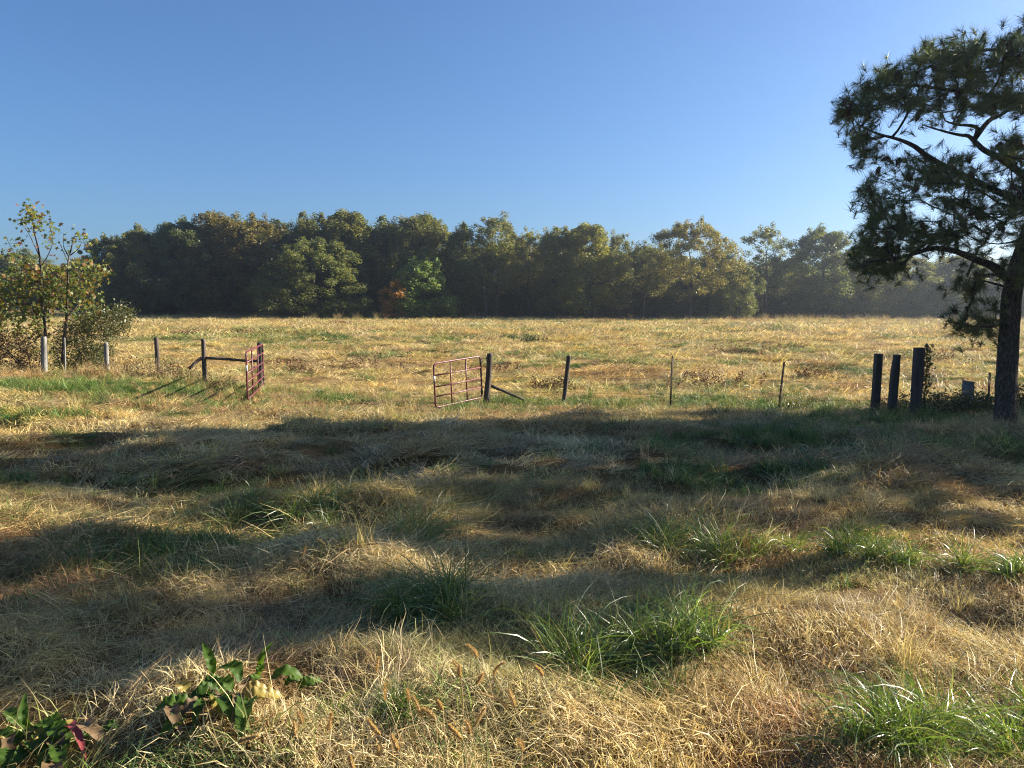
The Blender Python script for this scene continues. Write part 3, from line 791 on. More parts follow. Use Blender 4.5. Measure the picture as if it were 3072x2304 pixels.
U = [(2505, 345), (2540, 270), (2590, 228), (2640, 200), (2730, 172), (2770, 135), (2830, 105), (2900, 125), (2960, 100), (3010, 80), (3072, 75), (3300, -20), (3500, 100), (3500, 330), (3072, 340), (2985, 325), (2900, 340), (2820, 335), (2700, 330), (2620, 365), (2545, 390)]
LO = [(2580, 505), (2610, 480), (2700, 462), (2800, 458), (2850, 462), (2990, 450), (3015, 410), (3072, 405), (3400, 350), (3560, 500), (3560, 820), (3300, 860), (3072, 850), (3000, 790), (2900, 735), (2800, 735), (2700, 740), (2620, 725), (2585, 680), (2590, 600)]
TOP = [(3075, 60), (3120, -180), (3220, -350), (3370, -200), (3420, 100)]
FR = [([(2515, 415), (2560, 395), (2650, 430), (2620, 475), (2555, 470)], 12), ([(2520, 765), (2590, 700), (2700, 720), (2760, 760), (2700, 815), (2600, 815)], 34),
      ([(2815, 950), (2870, 905), (2990, 890), (2990, 985), (2900, 1000)], 20), ([(2850, 800), (2990, 810), (3000, 880), (2880, 880)], 9)]
A = [poly_pts(rp, U, 420, (-1.7, 1.9), pw), poly_pts(rp, LO, 500, (-1.9, 2.1), pw), poly_pts(rp, TOP, 90, (-1.3, 1.3), pw)]
A += [poly_pts(rp, f, n, (-.7, .7), pw) for f, n in FR]
A = np.concatenate(A)
ch, tips = grow(rp, roots, A, .30, .9, .0065, .42, .35)
pine = empty('pine_tree', (PB[0], YP, float(zf(PB[0], YP))))
O = np.array(pine.location)
pt = MB(); add_tube(pt, trs - O, trr, 18, True, wob=.03, rng=rp); pt.build('trunk', M['pinebark'], pine, True)
pbm = MB()
for Pk, Rk in ch[1:]: add_tube(pbm, Pk - O, Rk, 8 if Rk.max() > .04 else 4)
branches = pbm.build('branches', M['pinebark'], pine, True)
nd = MB()
def needle_tuft(c, d, n, L=(.13, .24)):
    n = int(n * 1.3)
    d = d + np.array([0, 0, .35]); d = d / np.linalg.norm(d)
    v = rp.normal(size=(n, 3)); v -= d * (v @ d)[:, None]; v /= np.linalg.norm(v, axis=1, keepdims=True)
    th = np.radians(rp.uniform(8, 72, n))[:, None]; dirs = d * np.cos(th) + v * np.sin(th)
    b = c - d * rp.uniform(0, .14, n)[:, None]; ln = rp.uniform(*L, n)[:, None]
    w = np.cross(dirs, rp.normal(size=(n, 3))); w /= np.linalg.norm(w, axis=1, keepdims=True); w *= .0038
    tip = b + dirs * ln - np.array([0, 0, .02])
    V = np.stack([b - w, b + w, tip], 1).reshape(-1, 3)
    nd.add(V - O, None, np.arange(n * 3).reshape(n, 3), np.repeat(rp.random(n) * .7 + .3 * rp.random(), 3))
for a, d in tips:
    needle_tuft(a, d, 50)
    for _ in range(4 if rp.random() < .7 else 2):
        needle_tuft(a - d * rp.uniform(.08, .35) + rp.normal(0, .13, 3), d + rp.normal(0, .6, 3), 38)
nd.build('needles', M['needle'], pine)
def cone_mesh():
    mb = MB(); V = []; Q = []
    for k in range(7):
        t = k / 6; r = .030 * math.sin(math.pi * (.16 + .80 * t)) ** .8 * (1.16 if k % 2 else .84)
        for j in range(7):
            a = 2 * math.pi * (j + .5 * (k % 2)) / 7; V.append((r * math.cos(a), r * math.sin(a), -.095 * t))
    for k in range(6):
        for j in range(7): Q.append((k * 7 + j, k * 7 + (j + 1) % 7, k * 7 + 7 + (j + 1) % 7, k * 7 + 7 + j))
    return mb.add(V, Q).mesh('pine_cone', M['cone'])
cm_ = cone_mesh(); nodes = np.concatenate([p[1:] for p, r in ch[1:] if r.max() < .02])
cx = nodes[:, 0] / nodes[:, 1] * F_PX + CX
vis = nodes[(cx < 1030) & (nodes[:, 1] < YP + .2)]
for k in rp.choice(len(vis), 130, replace=False):
    o = bpy.data.objects.new('pine_cone', cm_); COL.objects.link(o); o.parent = branches
    o.location = vis[k] - O + rp.normal(0, .02, 3); s = rp.uniform(1.1, 1.6); o.scale = (s * .9, s * .9, s * 1.1)
    o.rotation_euler = (rp.normal(0, .5), rp.normal(0, .5), rp.uniform(0, 6))
tag(pine, 'dark pine with cones leaning in from the right edge, bare scaly trunk', 'tree')

# roadside trees standing outside the frame on the right: they cast the long shadows
p2 = copy_tree(pine); p2.location = (13.5, 12.3, float(zf(13.5, 12.3))); p2.rotation_euler = (0, 0, 2.1); p2.scale = (.70, .70, .94)
tag(p2, 'second roadside pine out of view, to the right of the camera', 'tree', 'roadside trees')
p4 = copy_tree(pine); p4.location = (15.8, 13.6, float(zf(15.8, 13.6))); p4.rotation_euler = (0, 0, 5.2); p4.scale = (.8, .8, .78)
tag(p4, 'shorter roadside pine out of view, beside the tall bare stemmed tree', 'tree', 'roadside trees')
p3 = copy_tree(pine); p3.location = (21, 19.5, float(zf(21, 19.5))); p3.rotation_euler = (0, 0, 4.0); p3.scale = (1.1, 1.1, 1.25)
tag(p3, 'third roadside pine out of view, farther along the right fence', 'tree', 'roadside trees')
for k, (x, y, H, W, kd) in enumerate([(19.5, 17.2, 10, 6.0, 'round'), (16.5, 10.9, 11.8, 4.3, 'high'), (25, 22.8, 15, 8, 'round')]):
    place_tree('roadside_tree', kd, 0, x, y, H, W, k * 1.3, OL, ['low crowned roadside hardwood out of view behind the pine', 'tall roadside hardwood out of view to the right', 'tall fence line hardwood out of view to the far right'][k], 'roadside trees')

# ------------------------------------------------------------------ saplings and brush at the left fence
def c1(x, y): return x / 2.514, 580 + y / 2.514        # enlarged crop -> photograph pixel
YS = 24.5
def sw_(x, y, dy=0.0):
    a, b = c1(x, y); return at_y(a / 3, b / 3, YS + dy)
rs = np.random.default_rng(21)
def sapling(name, label, stem, limbs, polys, leafn, size):
    st = smooth_poly(np.array([sw_(*q) for q in stem]), 3); st[0][2] = float(zf(st[0][0], st[0][1])) - .1
    rts = [(st, np.linspace(.055, .008, len(st)))]
    for l_ in limbs:
        L_ = smooth_poly(np.array([sw_(q[0], q[1], rs.uniform(-.3, .3)) for q in l_]), 3); rts.append((L_, np.linspace(.022, .005, len(L_))))
    A = np.concatenate([poly_pts(rs, p, n, d, sw_) for p, n, d in polys])
    ch, tips = grow(rs, rts, A, .2, .8, .004, .45, .35)
    e = empty(name, (st[0][0], st[0][1], st[0][2] + .1)); o_ = np.array(e.location)
    add = MB(); add_tube(add, st - o_, np.linspace(.055, .008, len(st)), 8); add.build('stem', M['bark'], e, True)
    b = MB()
    for Pk, Rk in ch[1:]: add_tube(b, Pk - o_, Rk, 4)
    b.build('branches', M['bark'], e, True)
    C = np.concatenate([a + rs.normal(0, .13, (int(rs.uniform(.6, 1.4) * leafn * 1.2), 3)) for a, d in tips])
    V, T, r = star_leaves(rs, C - o_, size)
    MB().add(V, None, T, r).build('leaves', M['gum'], e)
    tag(e, label, 'tree'); return e
sapling('sweetgum_sapling', 'tallest young sweetgum with a sparse leafy tip at the left fence',
    [(345, 1300), (340, 1000), (315, 800), (305, 540), (285, 400), (250, 250), (250, 80)],
    [[(305, 560), (370, 450), (400, 330), (345, 190)], [(295, 470), (215, 300), (165, 240)], [(310, 620), (150, 490), (80, 400), (45, 325)]],
    [([(0, 570), (180, 520), (400, 550), (430, 800), (400, 1050), (200, 1080), (0, 1000)], 150, (-.9, .9)),
     ([(160, 130), (250, 60), (300, 180), (290, 260), (200, 260), (150, 280)], 20, (-.3, .3)), ([(330, 170), (410, 200), (430, 420), (320, 420)], 9, (-.3, .3)),
     ([(70, 340), (150, 350), (160, 480), (70, 450)], 6, (-.3, .3))], 8, .15)
sapling('sweetgum_sapling', 'second young sweetgum, forked with upright twigs and reddish leaves, right of the tallest',
    [(470, 1300), (485, 1090), (500, 950), (510, 700), (515, 520), (530, 440), (545, 380)],
    [[(515, 520), (470, 420), (440, 350)], [(520, 480), (480, 400), (480, 300)], [(525, 470), (590, 420), (615, 370)], [(530, 450), (550, 360), (560, 310)], [(505, 930), (600, 830), (720, 720), (810, 640)]],
    [([(400, 550), (700, 520), (830, 610), (720, 700), (790, 830), (700, 900), (540, 960), (420, 900)], 120, (-.9, .9)),
     ([(430, 300), (620, 300), (760, 380), (700, 470), (430, 420)], 9, (-.3, .3))], 7, .145)
def shrub(name, label, poly, n, dep, nl, leaf, mat, wf, base_xy, rng, nstem=5, group=None, cat='shrub'):
    A = poly_pts(rng, poly, n, dep, wf)
    cx_, cy_ = base_xy; z = float(zf(cx_, cy_)); e = empty(name, (cx_, cy_, z)); o_ = np.array([cx_, cy_, z])
    A = A[A[:, 2] > zf(A[:, 0], A[:, 1]) + .05]
    rts = []
    for k in range(nstem):
        b = np.array([cx_ + rng.normal(0, .35), cy_ + rng.normal(0, .25), 0]); b[2] = float(zf(b[0], b[1])) - .05
        t = A[rng.integers(0, len(A))]; m = (b + t) / 2 + np.array([0, 0, .15]); rts.append((np.array([b, m, t]), np.array([.022, .014, .006])))
    ch, tips = grow(rng, rts, A, .1, .6, .003, .45, .3)
    w = MB()
    for Pk, Rk in ch: add_tube(w, Pk - o_, Rk, 4)
    w.build('stems', M['bark'], e, True)
    C = np.concatenate([a + rng.normal(0, .12, (int(nl * 1.6 * rng.uniform(.6, 1.4)), 3)) for a, d in tips])
    V, Q, r = leaf_quads(rng, C - o_, leaf, .3, None, .5); MB().add(V, Q, None, r).build('leaves', mat, e)
    tag(e, label, cat, group); return e
b = sw_(600, 1300)
shrub('cedar_shrub', 'spreading dark olive shrub with feathery sprays beside the leaning grey post',
      [(520, 960), (700, 900), (900, 850), (1040, 895), (960, 960), (1010, 1000), (860, 1090), (830, 1300), (400, 1310), (380, 1080)], 230, (-.1, 1.7), 26, .075, M['shrub'], sw_, (b[0], YS), rs, 8)
b = sw_(150, 1300)
shrub('brush_thicket', 'brown twiggy thicket behind the round grey post at the left edge',
      [(-260, 950), (0, 1020), (300, 1080), (320, 1310), (-260, 1310)], 170, (-.4, 1.6), 16, .07, M['weed'], sw_, (b[0], YS + .4), rs, 8)
b = sw_(-200, 1300)
shrub('leafy_bush', 'green leafy bush cut by the left edge of the picture',
      [(-420, 600), (-60, 560), (20, 700), (0, 1000), (-60, 1100), (-420, 1100)], 120, (-.5, 1.6), 22, .11, M['gum'], sw_, (b[0], YS + .6), rs, 6)

# ------------------------------------------------------------------ fences, posts and gates
rf = np.random.default_rng(31)
def round_post(name, label, base, top, r, mat, group=None, cat='post', top_cut=.02):
    """tapered, slightly bent round timber from ground to top, with a chamfered head and a check crack"""
    base = np.asarray(base, float).copy(); base[2] = float(zf(base[0], base[1]))
    top = np.asarray(top, float); o_ = base.copy(); e = empty(name, base)
    z = np.array([-.25, 0, .25, .55, .8, .94, .985, 1.0]); n = 12
    Pk = o_ * 0 + (top - base) * z[:, None]; Pk[1:-2, 0] += rf.normal(0, .006, 5); Pk[1:-2, 1] += rf.normal(0, .006, 5)
    R = r * np.array([1.05, 1.04, 1.02, 1.0, .98, .97, .95, .82])
    mb = MB(); V, Q, T = tube(Pk, R, n); V = V + 0
    c = V[:len(Pk) * n].reshape(len(Pk), n, 3); g = rf.integers(0, n)
    for k in range(len(Pk)):
        c[k] = Pk[k] + (c[k] - Pk[k]) * (1 + rf.normal(0, .02, (n, 1)))
        c[k, g] = Pk[k] + (c[k, g] - Pk[k]) * .84
    c[-1, :, 2] += rf.normal(0, .008, n) + c[-1, :, 0] * rf.normal(0, .2)
    V[:len(Pk) * n] = c.reshape(-1, 3); mb.add(V, Q, T); mb.build('shaft', mat, e)
    tag(e, label, cat, group); return e
def beam(name, label, a, b, r, mat, n=10, cat='rail', sq=False):
    a = np.asarray(a, float); b = np.asarray(b, float); e = empty(name, a)
    Pk = (b - a) * np.linspace(0, 1, 6)[:, None]; Pk[1:-1] += rf.normal(0, .008, (4, 3))
    mb = MB(); add_tube(mb, Pk, r * (1 + rf.normal(0, .03, 6)), n); mb.build('timber', mat, e); tag(e, label, cat); return e
def ptop(sx, sy, y): return at_y(sx / 3, sy / 3, y)
FL = 23.4
pA = ptop(131, 1095, FL); round_post('fence_post', 'thick pale grey round post at the left end of the fence', pA, ptop(131, 1011, FL), .087, M['wood_grey'])
pB = ptop(193, 1095, FL); round_post('fence_stake', 'thin whitish stake in front of the saplings', pB, ptop(193.5, 1014, FL), .028, M['wood_grey'])
pC = ptop(322, 1098, FL); round_post('fence_post', 'leaning lichen grey post at the edge of the feathery shrub', pC, ptop(317, 1028, FL), .066, M['wood_grey'])
pD = ptop(474, 1108, FL); tD = ptop(468, 1012, FL); round_post('fence_post', 'dark brown round post standing alone in the reddish weeds', pD, tD, .066, M['wood_dark'])
pE = ptop(614, 1128, FL - .3); tE = ptop(609, 1017, FL - .3); round_post('fence_post', 'weathered brace post joined to the gate post by a rail', pE, tE, .068, M['wood_dark'])
YF = 23.5; GL_far = 23.2; GL_near = 19.3
pF = ptop(780, 1160, YF); tF = ptop(779, 1029, YF); round_post('gate_post', 'dark round post behind the far end of the left red gate', pF, tF, .082, M['wood_dark'])
beam('brace_rail', 'horizontal rail between the brace post and the left gate post', ptop(616, 1074, FL - .3), ptop(776, 1083, YF), .045, M['wood_dark'])
a_ = ptop(605, 1072, FL - .33); b_ = ptop(566, 1106, FL - .5)
beam('brace_timber', 'short diagonal timber propping the brace post, foot in weeds', a_, b_, .048, M['wood_dark'], cat='brace')
YG = 21.9
pG = ptop(1458, 1200, YG); tG = ptop(1470, 1062, YG); round_post('gate_post', 'dark leaning post beside the right red gate', pG, tG, .085, M['wood_dark'])
beam('brace_timber', 'long diagonal timber sloping from the right gate post into grass', ptop(1466, 1154, YG + .05), ptop(1572, 1199, YG + .2), .045, M['wood_dark'], cat='brace')
YH = 21.6
pH = ptop(1690, 1192, YH); tH = ptop(1706, 1067, YH); round_post('fence_post', 'dark round post leaning right, alone right of the right gate', pH, tH, .062, M['wood_dark'])

def t_post(name, label, base, top, group=None):
    """steel T-post: flange, web, studs and a flat anchor plate"""
    base = np.asarray(base, float).copy(); base[2] = float(zf(base[0], base[1])); e = empty(name, base); v = np.asarray(top, float) - base
    L = np.linalg.norm(v); e.rotation_euler = Vector(v).to_track_quat('Z', 'Y').to_euler()
    def bx(mb, x0, x1, y0, y1, z0, z1):
        V = [(x, y, z) for z in (z0, z1) for y in (y0, y1) for x in (x0, x1)]
        mb.add(V, [(0, 2, 3, 1), (4, 5, 7, 6), (0, 1, 5, 4), (2, 6, 7, 3), (0, 4, 6, 2), (1, 3, 7, 5)])
    mb = MB(); bx(mb, -.022, .022, -.005, .003, -.25, L); mb.build('flange', M['steel'], e)
    mb = MB(); bx(mb, -.004, .004, .003, .036, -.25, L - .002); mb.build('web', M['steel'], e)
    mb = MB()
    for z in np.arange(.1, L - .03, .055): bx(mb, -.008, .008, -.012, -.005, z, z + .022)
    mb.build('studs', M['steel'], e); tag(e, label, 'post', group); return e
YI = 21.0; pI = ptop(2013, 1192, YI); tI = ptop(2019, 1068, YI); t_post('steel_post', 'rusty steel post, nearly upright, middle of the right fence', pI, tI)
YJ = 20.0; pJ = ptop(2337, 1208, YJ); tJ = ptop(2354, 1086, YJ); t_post('steel_post', 'rusty steel post leaning right, left of the three timber posts', pJ, tJ)
YO = 19.6; pO = ptop(2967, 1184, YO); tO = ptop(2971, 1118, YO); t_post('steel_post', 'short rusty steel post just left of the pine trunk', pO, tO)

def square_post(name, label, sx0, sx1, top, bot, y, lean=0, notch=False, mat=None, cat='post', chip=None):
    a = ptop((sx0 + sx1) / 2, bot, y); w = abs(sx1 - sx0) / 3 / F_PX * y; h = ptop((sx0 + sx1) / 2, top, y)[2] - float(zf(a[0], y))
    e = empty(name, (a[0], y, float(zf(a[0], y))), rf.normal(0, .03)); hw = w / 2 * .80; dx = lean / 3 / F_PX * y
    mb = MB(); b = .008
    prof = [(-hw + b, -hw), (hw - b, -hw), (hw, -hw + b), (hw, hw - b), (hw - b, hw), (-hw + b, hw), (-hw, hw - b), (-hw, -hw + b)]
    zs = [-.3, 0, h * .35, h * .7, h * .93, h - .008, h]; V = []
    for k, z in enumerate(zs):
        f = .97 if k == len(zs) - 1 else 1
        for (px, py_) in prof:
            xx = px * f + dx * z / h + rf.normal(0, .002)
            if chip and k >= 4 and px < -hw * .5: xx += chip * w
            V.append((xx, py_ * f + rf.normal(0, .002), z + (rf.normal(0, .004) if k == len(zs) - 1 else 0)))
    Q = []
    for k in range(len(zs) - 1):
        for j in range(8): Q.append((k * 8 + j, k * 8 + (j + 1) % 8, k * 8 + 8 + (j + 1) % 8, k * 8 + 8 + j))
    n0 = len(V); V.append((dx, 0, h)); T = [(n0, n0 - 8 + j, n0 - 8 + (j + 1) % 8) for j in range(8)]
    mb.add(V, Q, T); mb.build('shaft', mat or M['wood_sq'], e); tag(e, label, cat); return e
square_post('timber_post', 'left of the three square timber posts near the pine', 2613, 2638, 1061, 1215, 18.6, 4)
square_post('timber_post', 'middle of the three square timber posts, split at its top corner', 2663, 2688, 1064, 1222, 18.0, 6, chip=.18)
square_post('timber_post', 'tallest and thickest of the three square timber posts, vine beside it', 2731, 2762, 1043, 1222, 17.6, 3)

# broken concrete stub with two upright lugs
a = ptop(2903, 1190, 18.2); e = empty('concrete_stub', (a[0], 18.2, float(zf(a[0], 18.2))), .15)
h = ptop(2903, 1148, 18.2)[2] - e.location.z; mb = MB()
def box(mb, x0, x1, y0, y1, z0, z1, j=.006):
    V = [(x + rf.normal(0, j), y + rf.normal(0, j), z + rf.normal(0, j)) for z in (z0, z1) for y in (y0, y1) for x in (x0, x1)]
    mb.add(V, [(0, 2, 3, 1), (4, 5, 7, 6), (0, 1, 5, 4), (2, 6, 7, 3), (0, 4, 6, 2), (1, 3, 7, 5)])
box(mb, -.10, .10, -.09, .09, -.2, h - .04); mb.build('block', M['concrete'], e)
mb = MB(); box(mb, -.098, -.045, -.085, .085, h - .045, h + .05); mb.build('lug', M['concrete'], e)
mb = MB(); box(mb, .03, .098, -.085, .085, h - .045, h + .03); mb.build('lug', M['concrete'], e)
tag(e, 'short broken grey concrete stub in the weeds left of the pine', 'stub')

def rounded_frame(Lg, Hg, r, k=5):
    P_ = []
    for (cx_, cz, a0) in ((r, r, 180), (Lg - r, r, 270), (Lg - r, Hg - r, 0), (r, Hg - r, 90)):
        for t in np.linspace(0, 90, k): P_.append((cx_ + r * math.cos(math.radians(a0 + t)), 0, cz + r * math.sin(math.radians(a0 + t))))
    P_.append(P_[0]); return np.array(P_)
def gate(name, label, hinge_b, near_b, Hg, bars, stays, rad=.024):
    """tubular gate from its hinge end to its free end"""
    h = np.asarray(hinge_b, float); f = np.asarray(near_b, float); d = f - h; Lg = np.linalg.norm(d); e = empty(name, h)
    e.rotation_euler = (0, -math.atan2(d[2], math.hypot(d[0], d[1])), math.atan2(d[1], d[0]))
    fr = rounded_frame(Lg, Hg, .11); mb = MB(); add_tube(mb, fr, rad, 10, False); frame = mb.build('frame', M['gate'], e, True)
    for z in bars:
        mb = MB(); add_tube(mb, [(rad * .6, 0, z), (Lg * .5, .002, z - .006), (Lg - rad * .6, 0, z)], rad * .82, 8); mb.build('rail', M['gate'], e, True)
    for t in stays:
        mb = MB(); add_tube(mb, [(Lg * t, .0, rad * .5), (Lg * t, -.004, Hg * .5), (Lg * t, 0, Hg - rad * .5)], rad * .80, 8); mb.build('stay', M['gate'], e, True)
    for z in (Hg * .14, Hg * .86):
        mb = MB(); add_tube(mb, [(0, 0, z - .06), (0, 0, z + .06)], rad * 1.35, 10); hg = mb.build('hinge', M['steel'], e)
        mb = MB(); add_tube(mb, [(-.01, 0, z), (-.10, 0, z)], .011, 6); mb.build('hinge_pin', M['steel'], hg)
    mb = MB(); add_tube(mb, [(Lg, 0, Hg * .60), (Lg, 0, Hg * .72)], rad * 1.12, 10); mb.build('latch_band', M['galv'], frame)
    tag(e, label, 'gate'); return e
gh = ptop(791, 1152, GL_far); gn = ptop(743, 1199, GL_near)
Hgl = ptop(743, 1056, GL_near)[2] - gn[2]
gate('farm_gate', 'left maroon tube gate swung open toward the camera, six bars', gh, gn, Hgl, [Hgl * v for v in (.19, .37, .55, .78)], (.35, .70))
YN = 20.3; gh = ptop(1446, 1192, 21.8); gn = ptop(1307, 1223, YN)
Hgr = ptop(1307, 1090, YN)[2] - gn[2]
gate('farm_gate', 'right maroon tube gate standing ajar by the leaning post, five bars', gh, gn, Hgr, [Hgr * v for v in (.25, .47, .73)], (.33, .66))

def wires(name, label, posts, hs, mat=M['wire']):
    e = empty(name, posts[0])
    o_ = np.array(posts[0], float)
    for hh in hs:
        P_ = []
        for (a, b) in zip(posts[:-1], posts[1:]):
            for t in np.linspace(0, 1, 7)[:-1]:
                q = np.array(a) * (1 - t) + np.array(b) * t; q = q + np.array([0, -.03, hh - .05 * math.sin(math.pi * t) + rf.normal(0, .006)]); P_.append(q)
        P_.append(np.array(posts[-1]) + np.array([0, -.03, hh]))
        mb = MB(); add_tube(mb, np.array(P_) - o_, .0032, 4)
        mb.build('strand', mat, e)
    tag(e, label, 'wire'); return e
def g3(p): return (p[0], p[1], float(zf(p[0], p[1])))
pL = ptop(-200, 1095, FL)
wires('fence_wire', 'rusty wire strands along the left fence past the saplings', [g3(pL), g3(pA), g3(pB), g3(pC), g3(pD), g3(pE)], (.3, .6, .9))
wires('fence_wire', 'thin wire strands along the right fence between gate and pine', [g3(pG), g3(pH), g3(pI), g3(pJ), g3((ptop(2625, 1207, 18.75)[0], 18.75, 0))], (.12, .42, .85))

# ------------------------------------------------------------------ weeds, vine
def weed(name, label, x, y, w, h, n, mat, rng, group=None, leaf=.045, nl=22, cat='weed'):
    n = int(n * 1.5); leaf *= 1.25; nl = int(nl * 1.2)
    z = float(zf(x, y)); e = empty(name, (x, y, z)); sm = MB(); C = []
    for k in range(n):
        bx_, by = rng.normal(0, w * .35), rng.normal(0, w * .25); hh = h * rng.uniform(.55, 1.1); lean = rng.normal(0, .18, 2) * hh
        b0 = float(zf(x + bx_, y + by)) - z
        P_ = np.array([(bx_, by, b0 - .03), (bx_ + lean[0] * .4, by + lean[1] * .4, b0 + hh * .5), (bx_ + lean[0], by + lean[1], b0 + hh)])
        add_tube(sm, smooth_poly(P_, 2), np.linspace(.006, .002, 5), 3, True)
        for t in rng.uniform(.25, 1.0, nl):
            q = P_[0] * (1 - t) + P_[2] * t; C.append(q + rng.normal(0, .05, 3) * np.array([1, 1, .8]))
    sm.build('stems', M['straw'] if mat is M['weed'] else mat, e)
    V, Q, r = leaf_quads(rng, np.array(C), leaf, .1, None, .45); MB().add(V, Q, None, r).build('leaves', mat, e)
    tag(e, label, cat, group); return e
rw = np.random.default_rng(41)
def wsrc(sx, sy): p = hit(sx / 3, sy / 3); return p[0], p[1]
x, y = ptop(520, 1120, 23)[:2]; weed('dead_weed_patch', 'reddish brown dead weeds between the lone dark post and brace post', x, y, 1.5, .62, 34, M['weed'], rw)
x, y = ptop(640, 1140, 22.6)[:2]; weed('dead_weed_patch', 'low reddish weeds at the foot of the brace post', x, y, 1.3, .34, 22, M['weed'], rw)
x, y = ptop(360, 1110, 23.2)[:2]; weed('dead_weed_patch', 'brown weeds at the foot of the leaning grey post', x, y, 1.4, .45, 20, M['weed'], rw)
x, y = ptop(2830, 1195, 17.9)[:2]; weed('weed_thicket', 'olive weed thicket between the tallest timber post and concrete stub', x, y, 1.5, .55, 46, M['shrub'], rw, None, .06)
x, y = ptop(2950, 1195, 18.8)[:2]; weed('weed_thicket', 'weed thicket between the concrete stub and the pine trunk', x, y, 1.3, .42, 36, M['shrub'], rw, None, .06)
x, y = ptop(3100, 1180, 18.5)[:2]; weed('weed_thicket', 'green weed thicket right of the pine trunk at the edge', x, y, 1.4, .7, 40, M['shrub'], rw, None, .07)
x, y = ptop(2700, 1200, 18.9)[:2]; weed('weed_patch', 'dry tangled weeds behind the middle timber post', x, y, 1.0, .42, 22, M['weed'], rw)
x, y = ptop(2390, 1205, 19.9)[:2]; weed('weed_patch', 'dark weed patch at the foot of the leaning steel post', x, y, .9, .4, 20, M['shrub'], rw)
for k, (sx, sy, w, h, lb) in enumerate([
    (1090, 1110, 3.2, .55, 'wide brown weed clump in the field straight beyond the gateway'), (850, 1105, 1.6, .45, 'brown weed clump in the field just right of the left gate'),
    (900, 1115, 1.0, .3, 'small weed clump nearer the left gate in the open gateway'), (740, 1005, 2.6, .5, 'brown weed bed in the field above the left gate'),
    (1030, 975, 1.8, .5, 'greyish weed clump high in the field above the gateway'), (1800, 972, 3.2, .6, 'long brown weed bed at the field edge right of centre'),
    (1930, 968, 2.6, .55, 'brown weed bed near the wood beside the longer weed bed'), (2120, 975, 3.0, .45, 'brown weed strip along the wood edge toward the right'),
    (2150, 1160, 2.2, .5, 'dry weed clump in the field between the two steel posts'), (1665, 1165, 1.1, .4, 'dry weed tuft in the field beside the lone right post'),
    (2205, 1060, 2.2, .45, 'brown weed clump in the right part of the field'), (2330, 1050, 3.0, .45, 'grey weed clump in the right field above the leaning steel post'),
    (2440, 1130, 1.4, .35, 'dark weed clump in the field left of the timber posts'), (2790, 1080, 2.8, .6, 'brown bush of weeds in the field behind the tallest timber post'),
    (2600, 965, 2.5, .45, 'weed clump at the far field edge below the hanging branches'), (560, 1010, 1.6, .5, 'pale dry weed tuft in the field above the brace rail'),
    (1500, 1115, 1.4, .35, 'low weed patch in the field beside the right gate post'), (1590, 1030, 1.2, .5, 'dark green weed in the middle of the field')]):
    p = hit(sx / 3, sy / 3)
    weed('field_weed', lb, p[0], p[1], w, h, 18, M['weed'] if k != 17 else M['shrub'], rw, 'weed clumps in the field', .07 if p[1] < 45 else .12, 16)
# vine column beside the tallest post
vp = ptop(2774, 1215, 17.7); e = empty('climbing_vine', (vp[0], 17.7, float(zf(vp[0], 17.7))))
hv = ptop(2774, 1032, 17.7)[2] - e.location.z; mb = MB()
for k in range(4):
    mb = MB(); z = np.linspace(-.03, hv * rw.uniform(.8, 1), 9); add_tube(mb, np.stack([rw.normal(0, .03, 9) + .02 * np.sin(z * 5 + k), rw.normal(0, .03, 9), z], -1), .006, 4); mb.build('stem', M['bark'], e)
zz = rw.uniform(.05, 1, 420) * hv; rr = .075 * (1.1 - .35 * zz / hv) + .05 * np.maximum(0, 1 - zz / .35)
C = np.stack([rw.normal(0, 1, 420) * rr, rw.normal(0, 1, 420) * rr, zz], -1)
V, T, r = star_leaves(rw, C, .085, .8); MB().add(V, None, T, r).build('leaves', M['vine'], e)
tag(e, 'leafy vine column climbing against the tallest timber post', 'vine')

# ------------------------------------------------------------------ green fescue tufts in the foreground
rk = np.random.default_rng(51)
def tuft(label, sx, sy, w, h, n, dark=False, wid=(.0030, .0068)):
    n = int(n * 1.7); h *= 1.0
    """sx, sy: where its base meets the ground; w, h in metres"""
    p = hit(sx / 3, sy / 3); e = empty('fescue_tuft', p)
    def bm_(lst):
        mb = MB()
        for V, Q, r in lst:
            V = V.copy(); V[:, 2] += zf(V[:, 0] + p[0], V[:, 1] + p[1]) - p[2]; mb.add(V, Q, None, r)
        return mb
    m = max(2, int(w * 6)); arch, upr, dry = [], [], []
    for k in range(m):
        o2 = np.array([rk.normal(0, w * .24), rk.normal(0, w * .15), 0]); hs = h * rk.uniform(.65, 1.2); q = n / m
        lean = rk.uniform(-math.pi, math.pi)
        for lst, B in ((arch, blades(rk, int(q * .40), (hs * .8, hs * 1.7), wid, (30, 75), (60, 150), w * .12, 6, None, 0, .08, flat=.9)),
                       (arch, blades(rk, int(q * .25), (hs * .9, hs * 1.8), wid, (25, 65), (50, 130), w * .12, 6, lean, .7, .08, flat=.9)),
                       (upr, blades(rk, int(q * .35), (hs * .5, hs * 1.25), wid, (55, 88), (5, 70), w * .10, 5, None, 0, .06, flat=1.0)),
                       (dry, blades(rk, int(q * .30) + 2, (hs * .4, hs * 1.0), (.002, .0045), (15, 80), (20, 110), w * .18, 4, None, 0, .2))):
            V, Q, r = B; lst.append((V + o2, Q, r))
    bm_(arch).build('arching_blades', M['fescue'], e); bm_(upr).build('upright_blades', M['fescue'], e); bm_(dry).build('dry_blades', M['straw'], e)
    tag(e, label, 'grass tuft', 'green grass tufts in the straw'); return e
tuft('large bright green grass tuft at the bottom right corner', 2800, 2240, .95, .30, 520)
tuft('green grass tuft at the right edge, bottom, beside the largest tuft', 3060, 2200, .6, .24, 200)
tuft('big upright green tuft in the middle of the foreground', 1760, 1985, .85, .34, 420)
